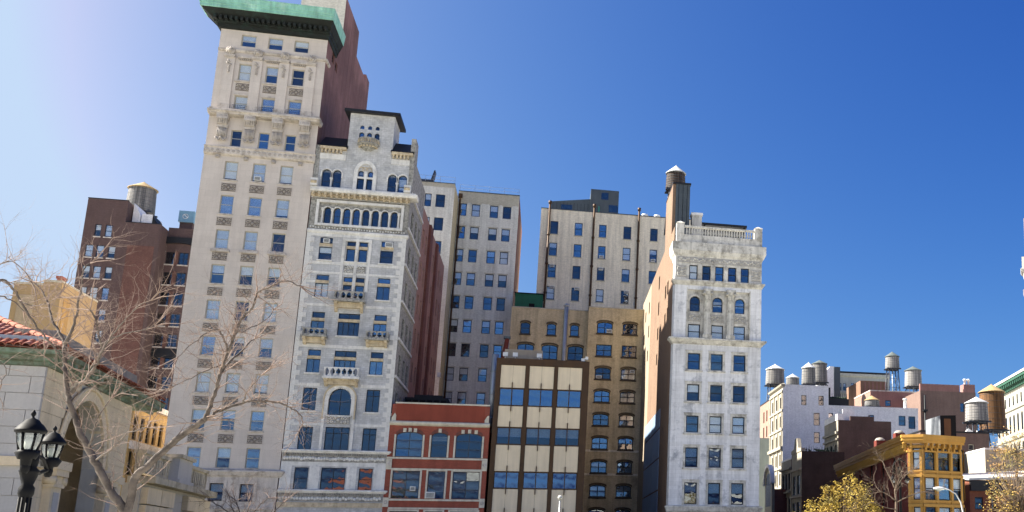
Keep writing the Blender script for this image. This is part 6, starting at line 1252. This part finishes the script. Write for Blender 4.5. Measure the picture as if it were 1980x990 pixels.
bare_tree('bare_tree','dark leafless limb of a tree reaching in at the left frame edge',24.,[
 ([(-60,1000),(-50,800),(-38,620),(-25,560)],16,8,(0,0),0),([(-30,580),(0,541),(16,548),(30,564),(44,588),(62,619),(78,640),(94,658),(104,672),(116,688),(124,700)],7,2.5,(0,1.2),1.),
 ([(-28,565),(0,572),(22,580),(45,600)],4.5,1.8,(0,.8),1.2),([(-30,560),(-10,520),(20,505),(48,525),(60,545)],3.5,1.2,(0,-.6),1.2),([(40,584),(60,590),(85,590),(110,575)],2.8,1.,(.4,0),1.3),
 ([(-36,640),(-10,690),(15,712),(0,745)],3,1.2,(0,.3),1.2)],(-60,1000),33,.7,.9)
def leafmat(n,c): return mat(n,c,.35,1.2,0,rough=.7,bump=0,fine=.2)
def leafy(name,label,Y,cx,cy,rx,ry,mats,seed,tufts,leaves,size,clump,rz_=None,cat='tree',group=None,bare=0.):
    rr=random.Random(seed); c=UP(cx,cy,Y); s=Y/F; Rx,Rz=rx*s*1.03,ry*s*1.03; t=thing(name,label,cat,(c.x,Y,0),0,group); b=MB(); zc=c.z
    b.tube([(0,0,0),(.1,0,max(.6,zc-Rz*.7)),(0,.1,zc-Rz*.2)],[.2,.15,.08],8); lim=[]; lv=MB()
    for k in range(tufts):
        while True:
            v=Vector((rr.uniform(-1,1),rr.uniform(-1,1),rr.uniform(-1,1)))
            if v.length<1: break
        v=v.normalized()*(v.length**.45)*(1+.18*math.sin(5*v.x+3*v.z+seed)+rr.gauss(0,.05)); p=Vector((v.x*Rx,v.y*Rx*.8,zc+v.z*Rz))
        if rr.random()<.4 or bare: q=Vector((v.x*Rx*.35,v.y*Rx*.3,zc+(v.z-.6)*Rz*.4)); b.tube([Vector((0,0,zc-Rz*.55)),q,p],[.03,.016,.005],4)
        if bare and rr.random()<bare: continue
        cs=clump*rr.uniform(.6,1.25); lv.mi=rr.randrange(len(mats))
        for i in range(leaves):
            o=Vector((rr.gauss(0,.5),rr.gauss(0,.5),rr.gauss(0,.5)))*cs; d=Vector((rr.gauss(0,1),rr.gauss(0,1),rr.gauss(0,1))).normalized(); e=d.orthogonal().normalized(); q=p+o; l=size*rr.uniform(.6,1.4)
            lv.add([q-d*l*.5,q+e*l*.22,q+d*l*.5,q-e*l*.22],[[0,1,2,3]])
    b.build('trunk',twigd,t); cr=lv.build('crown',mats,t); return t
gold=[leafmat('golden_leaf',(.27,.18,.02)),leafmat('yellow_leaf',(.34,.24,.03)),leafmat('olive_leaf',(.15,.115,.02))]
leafy('golden_tree','bushy golden yellow tree at the foot of the red flank',70.,1628,1034,90,96,gold,5,420,40,.15,.36)
olive=[leafmat('ochre_leaf',(.30,.20,.04)),leafmat('dull_olive_leaf',(.16,.13,.04)),leafmat('rusty_leaf',(.26,.15,.05))]
leafy('sparse_tree','sparse ochre leafed tree at the bottom right edge',58.,1965,955,64,100,olive,8,230,26,.13,.36,bare=.15)
leafy('sparse_tree','small ochre shrub high at right below the brown water tank',100.,1962,862,34,34,olive,18,70,22,.2,.5,bare=.2)
bare_tree('bare_tree','small leafless twiggy tree between golden tree and yellow building',66.,[
 ([(1732,1010),(1733,970),(1731,945)],9,5,(0,0),.6),([(1731,946),(1722,925),(1712,905),(1706,892)],4,1.5,(0,.5),1.6),([(1731,946),(1745,925),(1755,915),(1770,905)],4,1.5,(0,-.5),1.6),([(1731,950),(1738,925),(1742,912)],3.5,1.2,(0,-1),1.6),
 ([(1732,968),(1715,955),(1700,948),(1690,930)],3.5,1.3,(0,.7),1.6),([(1733,972),(1752,962),(1768,955),(1785,950)],3.5,1.3,(0,-.7),1.6),([(1733,985),(1708,980),(1695,972)],3,1.3,(0,-1.),1.5)],(1732,1010),44,1.2,1.1,1.2,twigd,twigd)
bare_tree('bare_shrub','pale twiggy shrub along the bottom below the limestone tower',70.,[
 ([(470,1035),(468,1005),(462,985),(455,968)],4,1.5,(0,0),1.2),([(470,1010),(490,990),(505,975),(520,962)],3,1.2,(0,.5),1.5),([(468,1008),(440,990),(425,978),(410,970)],3,1.2,(0,-.5),1.5),([(470,1015),(480,985),(482,965)],3,1.2,(0,.3),1.5),([(470,1015),(515,1000),(535,985),(548,972)],3,1.2,(0,0),1.5),([(468,1010),(450,985),(446,972)],3,1.,(0,-.8),1.5)],(470,1035),55,1.1,1.3,1.6)
